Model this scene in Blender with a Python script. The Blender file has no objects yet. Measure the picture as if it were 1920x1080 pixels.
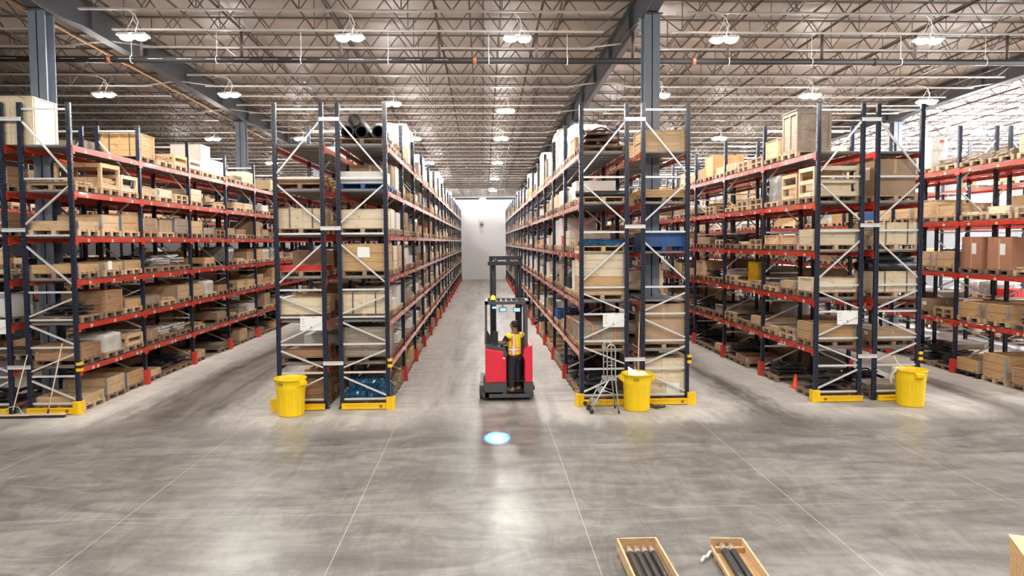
import bpy, math, random
from mathutils import Vector, Matrix
import numpy as np
random.seed(7)
EXPO = 1.32; LAMP = 250
S = bpy.context.scene
COL = S.collection
PI = math.pi

# ------------------------------------------------------------------ mesh builder
class MB:
    def __init__(s):
        s.v = []; s.f = []; s.m = []; s.s = []
    def _add(s, vs, fs, m=0, smooth=False):
        b = len(s.v); s.v += [tuple(v) for v in vs]
        for f in fs:
            s.f.append(tuple(b + i for i in f)); s.m.append(m); s.s.append(smooth)
        return s
    def box(s, x0, y0, z0, x1, y1, z1, m=0):
        return s._add([(x0,y0,z0),(x1,y0,z0),(x1,y1,z0),(x0,y1,z0),(x0,y0,z1),(x1,y0,z1),(x1,y1,z1),(x0,y1,z1)],
                      [(0,3,2,1),(4,5,6,7),(0,1,5,4),(1,2,6,5),(2,3,7,6),(3,0,4,7)], m)
    def cbox(s, c, d, m=0):
        return s.box(c[0]-d[0]/2, c[1]-d[1]/2, c[2]-d[2]/2, c[0]+d[0]/2, c[1]+d[1]/2, c[2]+d[2]/2, m)
    def frame(s, p, q, up=(0,0,1)):
        p = Vector(p); q = Vector(q); d = (q-p).normalized(); u = Vector(up)
        if abs(d.dot(u)) > .98: u = Vector((0,1,0)) if abs(d.y) < .9 else Vector((1,0,0))
        x = d.cross(u).normalized(); y = x.cross(d).normalized()
        return p, q, x, y
    def bar(s, p, q, w, h, m=0, up=(0,0,1)):
        p, q, x, y = s.frame(p, q, up); vs = []
        for c in (p, q):
            for a, b in ((-1,-1),(1,-1),(1,1),(-1,1)): vs.append(c + x*(a*w/2) + y*(b*h/2))
        return s._add(vs, [(0,1,2,3),(7,6,5,4),(0,4,5,1),(1,5,6,2),(2,6,7,3),(3,7,4,0)], m)
    def cyl(s, p, q, r, n=12, m=0, r2=None, caps=True):
        p, q, x, y = s.frame(p, q); r2 = r if r2 is None else r2; vs = []
        for c, rr in ((p, r), (q, r2)):
            for i in range(n):
                a = 2*PI*i/n; vs.append(c + x*(rr*math.cos(a)) + y*(rr*math.sin(a)))
        s._add(vs, [(i, n+i, n+(i+1) % n, (i+1) % n) for i in range(n)], m, n > 5)
        if caps:
            b = len(s.v) - 2*n
            s.f.append(tuple(b+i for i in range(n))); s.m.append(m); s.s.append(False)
            s.f.append(tuple(b+n+i for i in reversed(range(n)))); s.m.append(m); s.s.append(False)
        return s
    def tube(s, pts, r, n=8, m=0):
        P = [Vector(p) for p in pts]; vs = []; prev = None
        for i, p in enumerate(P):
            d = (P[min(i+1, len(P)-1)] - P[max(i-1, 0)]).normalized()
            if prev is None:
                u = Vector((0,0,1)) if abs(d.z) < .9 else Vector((1,0,0)); x = d.cross(u).normalized()
            else:
                x = (prev - d*prev.dot(d)).normalized()
            prev = x; y = d.cross(x)
            for k in range(n):
                a = 2*PI*k/n; vs.append(p + x*(r*math.cos(a)) + y*(r*math.sin(a)))
        fs = []
        for i in range(len(P)-1):
            for k in range(n): fs.append((i*n+k, i*n+(k+1) % n, (i+1)*n+(k+1) % n, (i+1)*n+k))
        s._add(vs, fs, m, True)
        b = len(s.v) - n*len(P)
        s.f.append(tuple(b+i for i in reversed(range(n)))); s.m.append(m); s.s.append(False)
        s.f.append(tuple(b+n*(len(P)-1)+i for i in range(n))); s.m.append(m); s.s.append(False)
        return s
    def lathe(s, prof, n=24, m=0, c=(0,0,0), sx=1, sy=1):
        vs = []; fs = []
        for r, z in prof:
            for i in range(n):
                a = 2*PI*i/n; vs.append((c[0]+r*sx*math.cos(a), c[1]+r*sy*math.sin(a), c[2]+z))
        for j in range(len(prof)-1):
            for i in range(n): fs.append((j*n+i, j*n+(i+1) % n, (j+1)*n+(i+1) % n, (j+1)*n+i))
        return s._add(vs, fs, m, True)
    def prism(s, poly, axis, a, b, m=0):
        # poly in the two other axes, extruded along axis from a to b
        def P(u, v, w):
            return (w,u,v) if axis == 0 else (u,w,v) if axis == 1 else (u,v,w)
        n = len(poly); vs = [P(u,v,a) for u,v in poly] + [P(u,v,b) for u,v in poly]
        return s._add(vs, [tuple(range(n))[::-1], tuple(range(n,2*n))] + [(i,(i+1) % n,n+(i+1) % n,n+i) for i in range(n)], m)
    def mesh(s, name, mats):
        me = bpy.data.meshes.new(name)
        me.from_pydata(s.v, [], s.f)
        for mt in (mats if isinstance(mats, (list, tuple)) else [mats]): me.materials.append(mt)
        me.polygons.foreach_set('material_index', s.m)
        me.polygons.foreach_set('use_smooth', s.s)
        me.update()
        return me
def fix_normals(me):
    import bmesh
    bm = bmesh.new(); bm.from_mesh(me); bmesh.ops.recalc_face_normals(bm, faces=bm.faces); bm.to_mesh(me); bm.free(); return me

def obj(name, me, parent=None, loc=(0,0,0), rot=(0,0,0), scale=None):
    o = bpy.data.objects.new(name, me); COL.objects.link(o)
    o.location = loc; o.rotation_euler = rot
    if scale: o.scale = scale
    if parent: o.parent = parent
    return o
def tag(o, label, cat, group=None, kind=None):
    o['label'] = label; o['category'] = cat
    if group: o['group'] = group
    if kind: o['kind'] = kind
    return o
def thing(name, label, cat, loc=(0,0,0), rz=0, group=None):
    o = obj(name, None, None, loc, (0,0,rz)); o.empty_display_size = .1
    return tag(o, label, cat, group)
def struct(name, me, loc=(0,0,0)):
    o = obj(name, me, None, loc); o['kind'] = 'structure'; return o

# ------------------------------------------------------------------ materials
def newmat(name):
    m = bpy.data.materials.new(name); m.use_nodes = True
    nt = m.node_tree; b = nt.nodes['Principled BSDF']
    return m, nt, b
def nd(nt, t, **kw):
    n = nt.nodes.new(t)
    for k, v in kw.items():
        if k in n.inputs: n.inputs[k].default_value = v
        else: setattr(n, k, v)
    return n
def L(nt, a, b): nt.links.new(a, b)
def math_n(nt, op, a, b=None, c=None):
    n = nt.nodes.new('ShaderNodeMath'); n.operation = op
    for i, v in enumerate((a, b, c)):
        if v is None: continue
        if isinstance(v, (int, float)): n.inputs[i].default_value = v
        else: L(nt, v, n.inputs[i])
    return n.outputs[0]
def ramp(nt, fac, stops):
    r = nt.nodes.new('ShaderNodeValToRGB'); e = r.color_ramp.elements
    while len(e) < len(stops): e.new(.5)
    for el, (p, c) in zip(e, stops): el.position = p; el.color = (*c, 1)
    L(nt, fac, r.inputs[0]); return r.outputs[0]
def mixc(nt, fac, a, b, mode='MIX'):
    n = nt.nodes.new('ShaderNodeMix'); n.data_type = 'RGBA'; n.blend_type = mode
    for i, v in ((0, fac), (6, a), (7, b)):
        if isinstance(v, (int, float)): n.inputs[i].default_value = v
        elif isinstance(v, tuple): n.inputs[i].default_value = (*v[:3], 1)
        else: L(nt, v, n.inputs[i])
    return n.outputs[2]
def coords(nt, scale=(1,1,1), rot=(0,0,0), out='Object'):
    tc = nt.nodes.new('ShaderNodeTexCoord'); mp = nt.nodes.new('ShaderNodeMapping')
    mp.inputs['Scale'].default_value = scale; mp.inputs['Rotation'].default_value = rot
    L(nt, tc.outputs[out], mp.inputs[0]); return mp.outputs[0]
def noise(nt, vec, scale=5, detail=4, rough=.5, dist=0):
    n = nd(nt, 'ShaderNodeTexNoise', Scale=scale, Detail=detail, Roughness=rough, Distortion=dist); L(nt, vec, n.inputs['Vector']); return n.outputs['Fac']
def objrand(nt):
    return nt.nodes.new('ShaderNodeObjectInfo').outputs['Random']
def hsv(nt, col, val=None, sat=None):
    n = nt.nodes.new('ShaderNodeHueSaturation')
    L(nt, col, n.inputs['Color'])
    if val is not None:
        if isinstance(val, (int, float)): n.inputs['Value'].default_value = val
        else: L(nt, val, n.inputs['Value'])
    return n.outputs[0]

def wood(name, a, b, var=.25, scale=(3,3,40), rough=.65):
    m, nt, bs = newmat(name)
    n = noise(nt, coords(nt, scale), 1.0, 5, .6, .6)
    k = noise(nt, coords(nt, (5,5,9)), 1.0, 2)
    c = ramp(nt, n, [(.3, b), (.62, a)])
    kn = ramp(nt, k, [(.28, (.55,.42,.3)), (.36, (1,1,1))])
    c = mixc(nt, .7, c, kn, 'MULTIPLY')
    v = math_n(nt, 'MULTIPLY_ADD', objrand(nt), var, 1-var*.6)
    L(nt, hsv(nt, c, v), bs.inputs['Base Color']); bs.inputs['Roughness'].default_value = rough
    return m
def plain(name, c, rough=.5, metal=0, var=0, dirt=0, emit=None, es=0, spec=None, coat=0):
    m, nt, bs = newmat(name)
    bs.inputs['Roughness'].default_value = rough; bs.inputs['Metallic'].default_value = metal
    if spec is not None: bs.inputs['Specular IOR Level'].default_value = spec
    bs.inputs['Coat Weight'].default_value = coat
    if var or dirt:
        n = noise(nt, coords(nt, (4,4,4)), 1.3, 4, .6)
        col = ramp(nt, n, [(.35, tuple(x*(1-dirt) for x in c)), (.65, c)])
        v = math_n(nt, 'MULTIPLY_ADD', objrand(nt), var, 1-var*.6)
        L(nt, hsv(nt, col, v), bs.inputs['Base Color'])
        r = math_n(nt, 'MULTIPLY_ADD', n, .25, rough-.12); L(nt, r, bs.inputs['Roughness'])
    else:
        bs.inputs['Base Color'].default_value = (*c, 1)
    if emit:
        bs.inputs['Emission Color'].default_value = (*emit, 1); bs.inputs['Emission Strength'].default_value = es
    return m

M = {}
M['pine'] = wood('pine_wood', (.66,.46,.265), (.48,.31,.165))
M['cream'] = wood('pale_wood', (.76,.64,.46), (.64,.51,.34))
M['honey'] = wood('honey_wood', (.60,.38,.18), (.44,.26,.11))
M['grey'] = wood('weathered_wood', (.36,.29,.22), (.24,.19,.145))
M['brown'] = wood('brown_wood', (.38,.22,.12), (.25,.14,.075))
M['pallet'] = wood('pallet_wood', (.56,.40,.25), (.38,.26,.15), .7)
M['oldply'] = wood('aged_plywood', (.47,.37,.27), (.34,.25,.175), .1, (5,5,5))
M['palletdark'] = wood('old_pallet_wood', (.30,.19,.12), (.19,.12,.075), .3)
M['carton'] = plain('cardboard', (.40,.27,.165), .8, var=.45, dirt=.12)
M['cartonred'] = plain('reddish_cardboard', (.42,.20,.12), .8, var=.1, dirt=.1)
M['tape'] = plain('parcel_tape', (.50,.36,.2), .35)
M['paper'] = plain('white_paper', (.82,.82,.8), .7)
M['whitebox'] = plain('white_board', (.74,.71,.66), .6, var=.12, dirt=.1)
M['wrap'] = plain('stretch_wrap', (.62,.60,.56), .22, var=.2, dirt=.25)
M['greywrap'] = plain('grey_stretch_wrap', (.33,.32,.30), .25, dirt=.3)
M['hinge'] = plain('galvanised_hinge', (.5,.5,.5), .4, .6)
M['strap'] = plain('black_strap', (.05,.05,.05), .5)
M['orangestrap'] = plain('orange_strap', (.8,.22,.03), .5)
M['bluestrap'] = plain('blue_strap', (.03,.18,.45), .5)
M['rubber'] = plain('black_rubber', (.022,.022,.024), .45, dirt=.3)
M['steel'] = plain('dark_steel', (.07,.07,.075), .4, .5, dirt=.4)
M['silver'] = plain('galvanised_steel', (.80,.80,.80), .34, .35, dirt=.1)
M['alu'] = plain('aluminium', (.55,.55,.54), .35, .7)
M['deck'] = plain('galvanised_deck', (.25,.25,.25), .5, .35, dirt=.2)
M['rust'] = plain('brown_steel', (.10,.045,.03), .5, .2, dirt=.5)
M['blueplastic'] = plain('blue_plastic', (.03,.09,.25), .4, dirt=.2)
M['bluebag'] = plain('blue_film', (.02,.10,.20), .12, dirt=.6)
M['redplastic'] = plain('red_plastic', (.62,.035,.03), .4)
M['beam'] = plain('red_beam_paint', (.58,.043,.02), .30, dirt=.15, coat=1)
M['guardred'] = plain('red_guard', (.60,.04,.025), .45, dirt=.15)
M['yellow'] = plain('yellow_plastic', (.95,.64,.004), .42, dirt=.06)
M['yguard'] = plain('yellow_guard_paint', (.90,.55,.006), .42, dirt=.12)
M['slate'] = plain('slate_steel_paint', (.155,.18,.225), .5, dirt=.1)
M['girder'] = plain('dark_girder_paint', (.07,.075,.088), .55, dirt=.15)
M['joist'] = plain('grey_joist_paint', (.36,.33,.295), .45, dirt=.12)  # light from below put into the bottom chord colour
M['web'] = plain('joist_web_paint', (.13,.108,.092), .5, dirt=.2)  # joist tone darkened: shade on webs and top chord put into colour
M['darkpipe'] = plain('brown_pipe', (.055,.035,.028), .5)
M['blackpipe'] = plain('black_pipe', (.02,.018,.018), .6, spec=.25)
M['stencil'] = plain('grey_stencil', (.35,.34,.33), .6)
M['coupling'] = plain('rusty_coupling', (.25,.08,.03), .5)
M['black'] = plain('black_plastic', (.02,.02,.022), .45)
M['truckgrey'] = plain('truck_grey', (.075,.075,.08), .5, dirt=.2)
M['truckred'] = plain('truck_red', (.78,.022,.055), .35, coat=.3)
M['screen'] = plain('screen_glow', (.02,.03,.04), .2, emit=(.45,.75,.9), es=.45)
M['amber'] = plain('amber_beacon', (.9,.35,.02), .3, emit=(1,.42,.02), es=1.2)
M['bluelamp'] = plain('blue_lamp', (.1,.4,.9), .3, emit=(.05,.4,1), es=6)
M['lamp'] = plain('led_panel', (.9,.9,.9), .4, emit=(1,.965,.92), es=LAMP)
M['lampbright'] = plain('bright_led_panel', (.9,.9,.9), .4, emit=(.97,.98,1), es=LAMP*5)  # for the added fill lamps of the white bay
M['lampdim'] = plain('dim_led_panel', (.9,.9,.9), .4, emit=(1,.98,.96), es=LAMP*.2)
M['white'] = plain('white_paint', (.8,.8,.79), .5)
M['cable'] = plain('white_cable', (.75,.72,.66), .5)
M['ink'] = plain('dark_ink', (.05,.05,.06), .6)
M['skin'] = plain('skin', (.23,.12,.075), .5)
M['hair'] = plain('black_hair', (.012,.010,.009), .6)
M['shirt'] = plain('black_cloth', (.02,.02,.024), .85)
M['trouser'] = plain('dark_trousers', (.018,.02,.028), .85)
M['boot'] = plain('tan_boot', (.36,.22,.12), .7)
M['cone'] = plain('orange_cone', (.85,.10,.02), .45)
M['pole'] = plain('broom_pole', (.72,.56,.38), .5)
M['bag'] = plain('clear_bag', (.75,.73,.68), .25)
M['foil'] = plain('patterned_roll', (.4,.4,.4), .35, .3, dirt=.7)
M['labelcream'] = plain('cream_label', (.80,.70,.52), .6)

# navy post with punched holes
def post_mat():
    m, nt, bs = newmat('navy_post_paint')
    tc = nt.nodes.new('ShaderNodeTexCoord'); sp = nt.nodes.new('ShaderNodeSeparateXYZ'); L(nt, tc.outputs['Object'], sp.inputs[0])
    fz = math_n(nt, 'ABSOLUTE', math_n(nt, 'SUBTRACT', math_n(nt, 'FRACT', math_n(nt, 'MULTIPLY', sp.outputs[2], 1/.075)), .5))
    hz = math_n(nt, 'LESS_THAN', fz, .22)
    hx = math_n(nt, 'LESS_THAN', math_n(nt, 'ABSOLUTE', math_n(nt, 'SUBTRACT', math_n(nt, 'ABSOLUTE', sp.outputs[0]), .024)), .009)
    hy = math_n(nt, 'LESS_THAN', math_n(nt, 'ABSOLUTE', math_n(nt, 'SUBTRACT', math_n(nt, 'ABSOLUTE', sp.outputs[1]), .022)), .009)
    h = math_n(nt, 'MULTIPLY', hz, math_n(nt, 'MAXIMUM', hx, hy))
    c = mixc(nt, h, (.022,.029,.052), (.005,.006,.008))
    L(nt, c, bs.inputs['Base Color']); bs.inputs['Roughness'].default_value = .25
    return m
M['post'] = post_mat()

def floor_mat():
    m, nt, bs = newmat('polished_concrete')
    tc = nt.nodes.new('ShaderNodeTexCoord'); sp = nt.nodes.new('ShaderNodeSeparateXYZ'); L(nt, tc.outputs['Object'], sp.inputs[0])
    X, Y = sp.outputs[0], sp.outputs[1]
    n1 = noise(nt, coords(nt, (.30,.42,1)), 1.0, 9, .62, 1.4)
    n2 = noise(nt, coords(nt, (.45,1.5,1), (0,0,.28)), 1.0, 9, .66, 3.0)
    n3 = noise(nt, coords(nt, (1.5,.16,1)), 1.0, 8, .64, .7)
    n4 = noise(nt, coords(nt, (30,30,1)), 1.0, 3)
    n5 = noise(nt, coords(nt, (1.9,.55,1), (0,0,-.6)), 1.0, 8, .7, 3.2)
    fac = math_n(nt, 'MULTIPLY_ADD', n2, .42, math_n(nt, 'MULTIPLY_ADD', n5, .28, math_n(nt, 'MULTIPLY', n1, .42)))
    front = ramp(nt, fac, [(.43, (.090,.083,.074)), (.54, (.150,.140,.127)), (.66, (.245,.231,.212))])
    fa = math_n(nt, 'MULTIPLY_ADD', n3, .62, math_n(nt, 'MULTIPLY_ADD', n2, .2, math_n(nt, 'MULTIPLY', n1, .3)))
    aisle = ramp(nt, fa, [(.47, (.075,.066,.056)), (.55, (.150,.136,.119)), (.66, (.27,.25,.224))])
    mr = nt.nodes.new('ShaderNodeMapRange'); mr.interpolation_type = 'SMOOTHSTEP'
    mr.inputs[1].default_value = 14.8; mr.inputs[2].default_value = 17.0; L(nt, Y, mr.inputs[0])
    c = mixc(nt, mr.outputs[0], front, aisle)
    # pale dust where no wheels pass: round the rack rows
    dmin = None
    for a, b in ((-12.4,-9.55),(-5.0,-2.25),(2.3,5.05),(8.1,10.85),(13.9,17.0)):
        dx = math_n(nt, 'MAXIMUM', math_n(nt, 'SUBTRACT', math_n(nt, 'ABSOLUTE', math_n(nt, 'SUBTRACT', X, (a+b)/2)), (b-a)/2), 0)
        dy = math_n(nt, 'MULTIPLY', math_n(nt, 'MAXIMUM', math_n(nt, 'SUBTRACT', 16.8, Y), 0), .75)
        d = math_n(nt, 'SQRT', math_n(nt, 'ADD', math_n(nt, 'MULTIPLY', dx, dx), math_n(nt, 'MULTIPLY', dy, dy)))
        dmin = d if dmin is None else math_n(nt, 'MINIMUM', dmin, d)
    dn = math_n(nt, 'ADD', dmin, math_n(nt, 'MULTIPLY', math_n(nt, 'SUBTRACT', math_n(nt, 'MULTIPLY_ADD', n5, .6, math_n(nt, 'MULTIPLY', n2, .6)), .6), 3.0))
    md = nt.nodes.new('ShaderNodeMapRange'); md.interpolation_type = 'SMOOTHSTEP'
    md.inputs[1].default_value = 1.75; md.inputs[2].default_value = .55; L(nt, dn, md.inputs[0])
    # the forklift aisle is swept pale along its whole length
    ax = math_n(nt, 'SUBTRACT', 1, math_n(nt, 'MINIMUM', math_n(nt, 'MULTIPLY', math_n(nt, 'ABSOLUTE', math_n(nt, 'SUBTRACT', X, .03)), .33), 1))
    ax = math_n(nt, 'MULTIPLY', math_n(nt, 'MINIMUM', math_n(nt, 'MULTIPLY', ax, 3), 1), math_n(nt, 'MULTIPLY', mr.outputs[0], math_n(nt, 'MULTIPLY_ADD', n3, .8, .12)))
    dust = math_n(nt, 'MULTIPLY', math_n(nt, 'MAXIMUM', md.outputs[0], ax), .92)
    pale = ramp(nt, math_n(nt, 'MULTIPLY_ADD', n2, .5, math_n(nt, 'MULTIPLY', n3, .5)), [(.40, (.36,.33,.295)), (.58, (.56,.52,.47))])
    c = mixc(nt, dust, c, pale)
    # saw-cut joints, a lighter filler
    def joint(v, off, per, w):
        f = math_n(nt, 'FRACT', math_n(nt, 'MULTIPLY', math_n(nt, 'SUBTRACT', v, off - per/2), 1/per))
        return math_n(nt, 'LESS_THAN', math_n(nt, 'ABSOLUTE', math_n(nt, 'SUBTRACT', f, .5)), w/per)
    j = math_n(nt, 'MAXIMUM', joint(X, -5.25, 3.315, .0055), math_n(nt, 'MULTIPLY', joint(Y, 13.5, 3.25, .018), .28))
    c = mixc(nt, math_n(nt, 'MULTIPLY', j, .65), c, (.50,.47,.42))
    c = mixc(nt, .25, c, ramp(nt, n4, [(.3, (.75,.75,.75)), (.7, (1,1,1))]), 'MULTIPLY')
    L(nt, c, bs.inputs['Base Color'])
    L(nt, math_n(nt, 'MULTIPLY_ADD', dust, .22, math_n(nt, 'MULTIPLY_ADD', n2, .12, .27)), bs.inputs['Roughness'])
    bs.inputs['Specular IOR Level'].default_value = .42
    bp = nd(nt, 'ShaderNodeBump', Strength=.05, Distance=.02); L(nt, n1, bp.inputs['Height']); L(nt, bp.outputs[0], bs.inputs['Normal'])
    return m
def deck_roof_mat(name, c, c2, rough=.5):
    m, nt, bs = newmat(name)
    tc = nt.nodes.new('ShaderNodeTexCoord'); sp = nt.nodes.new('ShaderNodeSeparateXYZ'); L(nt, tc.outputs['Object'], sp.inputs[0])
    fx = math_n(nt, 'ABSOLUTE', math_n(nt, 'SUBTRACT', math_n(nt, 'FRACT', math_n(nt, 'MULTIPLY', sp.outputs[0], 1/.2)), .5))
    hgt = math_n(nt, 'GREATER_THAN', fx, .3)
    n = noise(nt, coords(nt, (.8,.12,1)), 1.0, 5, .6)
    L(nt, ramp(nt, n, [(.35, c2), (.65, c)]), bs.inputs['Base Color'])
    bp = nd(nt, 'ShaderNodeBump', Strength=.5, Distance=.04); L(nt, hgt, bp.inputs['Height']); L(nt, bp.outputs[0], bs.inputs['Normal'])
    bs.inputs['Roughness'].default_value = rough; bs.inputs['Metallic'].default_value = 0
    return m
M['floor'] = floor_mat()
M['roof'] = deck_roof_mat('metal_roof_deck', (.44,.40,.36), (.345,.31,.275))
M['roofwhite'] = deck_roof_mat('white_lined_roof', (.88,.88,.88), (.80,.80,.80))
M['wall'] = plain('white_wall_panel', (.82,.82,.83), .5, dirt=.04)
M['wallgrey'] = plain('grey_block_wall', (.30,.29,.28), .7, dirt=.15)
M['vest'] = None
def vest_mat():
    m, nt, bs = newmat('hi_vis_vest')
    tc = nt.nodes.new('ShaderNodeTexCoord'); sp = nt.nodes.new('ShaderNodeSeparateXYZ'); L(nt, tc.outputs['Object'], sp.inputs[0])
    X, Z = sp.outputs[0], sp.outputs[2]
    def band(v, c, w): return math_n(nt, 'LESS_THAN', math_n(nt, 'ABSOLUTE', math_n(nt, 'SUBTRACT', v, c)), w)
    AX = math_n(nt, 'ABSOLUTE', X)
    o = math_n(nt, 'MAXIMUM', band(Z, 1.05, .052), band(AX, .125, .042))
    o = math_n(nt, 'MAXIMUM', o, band(Z, .91, .012))
    s = math_n(nt, 'MAXIMUM', band(Z, 1.05, .028), band(AX, .125, .022))
    c = mixc(nt, o, (.92,.78,.01), (.85,.20,.04)); c = mixc(nt, s, c, (.75,.72,.68))
    L(nt, c, bs.inputs['Base Color']); bs.inputs['Roughness'].default_value = .6
    return m
M['vest'] = vest_mat()

# ------------------------------------------------------------------ camera
f_px, cx, cy, hc = 1320., 960., 517.3, 3.985
cam = bpy.data.cameras.new('camera'); co = bpy.data.objects.new('camera', cam); COL.objects.link(co)
ya, pa, ra = math.radians(2.31), math.radians(2.79), math.radians(-.38)
Fw = Vector((math.sin(ya)*math.cos(pa), math.cos(ya)*math.cos(pa), -math.sin(pa)))
Rt = Vector((math.cos(ya), -math.sin(ya), 0)); Up = Rt.cross(Fw)
R2 = Rt*math.cos(ra) + Up*math.sin(ra); U2 = -Rt*math.sin(ra) + Up*math.cos(ra)
mw = Matrix((( R2.x, U2.x, -Fw.x, 0), (R2.y, U2.y, -Fw.y, 0), (R2.z, U2.z, -Fw.z, hc), (0,0,0,1)))
co.matrix_world = mw
cam.sensor_width = 36; cam.lens = f_px/1920*36; cam.shift_y = -(540-cy)/1920
cam.clip_end = 300
S.camera = co

# ------------------------------------------------------------------ shell
YB, YF = -9.0, 74.5
XL, XR = -42.0, 35.5
def zr(y): return 9.8 - .02*(y - 18.3)     # underside line of the joists
DJ = .95
mb = MB(); mb.box(XL, YB, -.2, XR, YF, 0); struct('floor', mb.mesh('floor', M['floor']))
def roof_slab(name, x0, x1, mat):
    mb = MB(); a, b = zr(YB)+DJ, zr(YF)+DJ
    mb._add([(x0,YB,a),(x1,YB,a),(x1,YF,b),(x0,YF,b),(x0,YB,a+.15),(x1,YB,a+.15),(x1,YF,b+.15),(x0,YF,b+.15)],
            [(0,3,2,1),(4,5,6,7),(0,1,5,4),(1,2,6,5),(2,3,7,6),(3,0,4,7)])
    struct(name, mb.mesh(name, mat))
roof_slab('ceiling', XL, 19.5, M['roof'])
roof_slab('ceiling_white_bay', 19.5, XR, M['roofwhite'])
HT = 11.6
mb = MB(); mb.box(XL, YF, 0, XR, YF+.2, HT); struct('wall_back', mb.mesh('wall_back', M['wall']))
mb = MB(); mb.box(XL, YB-.2, 0, XR, YB, HT); struct('wall_front', mb.mesh('wall_front', M['wallgrey']))
mb = MB(); mb.box(XL-.2, YB, 0, XL, YF, HT); struct('wall_left', mb.mesh('wall_left', plain('dark_wall', (.10,.10,.10), .7)))
mb = MB(); mb.box(XR, YB, 0, XR+.2, YF, HT); struct('wall_right', mb.mesh('wall_right', plain('dark_grey_wall', (.11,.11,.11), .7)))
mb = MB(); mb.box(-9, YF-.12, 8.42, 9, YF, 8.62); struct('trim_1', mb.mesh('trim_1', M['girder']))

ORD = ['zeroth','first','second','third','fourth','fifth','sixth','seventh','eighth','ninth','tenth','eleventh','twelfth','thirteenth',
       'fourteenth','fifteenth','sixteenth','seventeenth','eighteenth','nineteenth','twentieth']
def ordn(n):
    if n <= 20: return ORD[n]
    t = {2:'twenty',3:'thirty',4:'forty'}[n//10]
    return (t + '-' + ORD[n % 10]) if n % 10 else {20:'twentieth',30:'thirtieth',40:'fortieth'}[n]
NUM = ['zero','one','two','three','four','five','six','seven','eight','nine','ten','eleven','twelve','thirteen','fourteen','fifteen','sixteen','seventeen']

GX = [-26.2, -10.95, 4.35, 19.5]
GNAME = {-26.2: 'far out beyond the broom rack', -10.95: 'over the broom rack', 4.35: 'over the stepladder rack', 19.5: 'edging the bright bay'}
# girders: I-beams along Y, haunched at the columns
CY = [3.75, 18.27, 32.76, 47.28, 61.8]
mb = MB(); mb.box(-.13,-.008,0,.13,.008,DJ-.23); STIFF = mb.mesh('girder_stiffener', M['girder'])
for gx in GX:
    t = tag(obj('roof_girder', None), 'dark steel roof girder running ' + GNAME[gx], 'girder', 'roof girders')
    mbw = MB(); mbf = MB()
    ys = [YB] ; 
    seg = []
    for c in CY: seg += [(c-1.6, 0), (c, .18), (c+1.6, 0)]
    pts = [(YB, 0)] + seg + [(YF, 0)]
    for (y0, d0), (y1, d1) in zip(pts, pts[1:]):
        a, b = zr(y0)+.18-d0, zr(y1)+.18-d1; ta, tb = zr(y0)+DJ-.02, zr(y1)+DJ-.02
        def slab(mbx, x0, x1, za0, zb0, za1, zb1):
            mbx._add([(x0,y0,za0),(x1,y0,za0),(x1,y1,zb0),(x0,y1,zb0),(x0,y0,za1),(x1,y0,za1),(x1,y1,zb1),(x0,y1,zb1)],
                     [(0,3,2,1),(4,5,6,7),(0,1,5,4),(1,2,6,5),(2,3,7,6),(3,0,4,7)])
        slab(mbw, gx-.012, gx+.012, a, b, ta, tb)
        slab(mbf, gx-.15, gx+.15, a-.03, b-.03, a, b)
        slab(mbf, gx-.15, gx+.15, ta-.03, tb-.03, ta, tb)
    obj('web', mbw.mesh('girder_web', M['girder']), t); obj('flange', mbf.mesh('girder_flange', M['girder']), t)
    if gx > -20:
        y = 10.6
        while y < 62:
            obj('stiffener', STIFF, t, (gx, y, zr(y)+.2)); y += 3.26
# short pale braces from girder foot to joists
mb = MB(); mb.bar((.05,0,.20),(1.35,0,.03),.05,.04); BR = mb.mesh('flange_brace', M['joist'])
for g in [o for o in COL.objects if o.name.startswith('roof_girder')]:
    gx = GX[int(g.name[-3:]) if g.name[-4] == '.' else 0]
    if gx < -20: continue
    for k in range(0, 26, 3):
        y = 11.8+1.6*k
        for sgn in (0, PI): obj('flange_brace', BR, g, (gx, y, zr(y)), (0,0,sgn))
mb = MB(); pts = []
for k in range(26):
    y = 13+k*1.0; pts.append((-11.55+.02*(k % 2), y, zr(y)+.12-.03*(k % 4 == 2)))
mb.tube(pts, .022, 6)
M['conduit'] = plain('orange_conduit', (.62,.30,.10), .45)
tag(obj('conduit', mb.mesh('conduit', M['conduit'])), 'orange conduit slung along the girder over the broom rack', 'conduit')
# columns (H section)
for gx in GX[1:]:
    for i, c in enumerate(CY):
        if c < 10: continue
        zt = zr(c) - .06
        mb = MB(); w = .2
        mb.box(gx-w, c-w, 0, gx+w, c-w+.025, zt); mb.box(gx-w, c+w-.025, 0, gx+w, c+w, zt); mb.box(gx-.012, c-w, 0, gx+.012, c+w, zt)
        t = thing('steel_column', 'slate blue steel column standing in the ' + {-10.95:'broom rack',4.35:'stepladder rack',19.5:'bright bay edge'}[gx] + ', ' + ordn(i) + ' in its line', 'column', (0,0,0), 0, 'building columns')
        obj('shaft', mb.mesh('column_shaft', M['slate']), t)
        mb = MB(); mb.box(gx-.26, c-.26, zt, gx+.26, c+.26, zt+.03); obj('cap_plate', mb.mesh('column_cap', M['girder']), t)
        mb = MB(); mb.box(gx-.25, c-.25, 0, gx+.25, c+.25, .025); obj('base_plate', mb.mesh('column_base', M['slate']), t)

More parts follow.
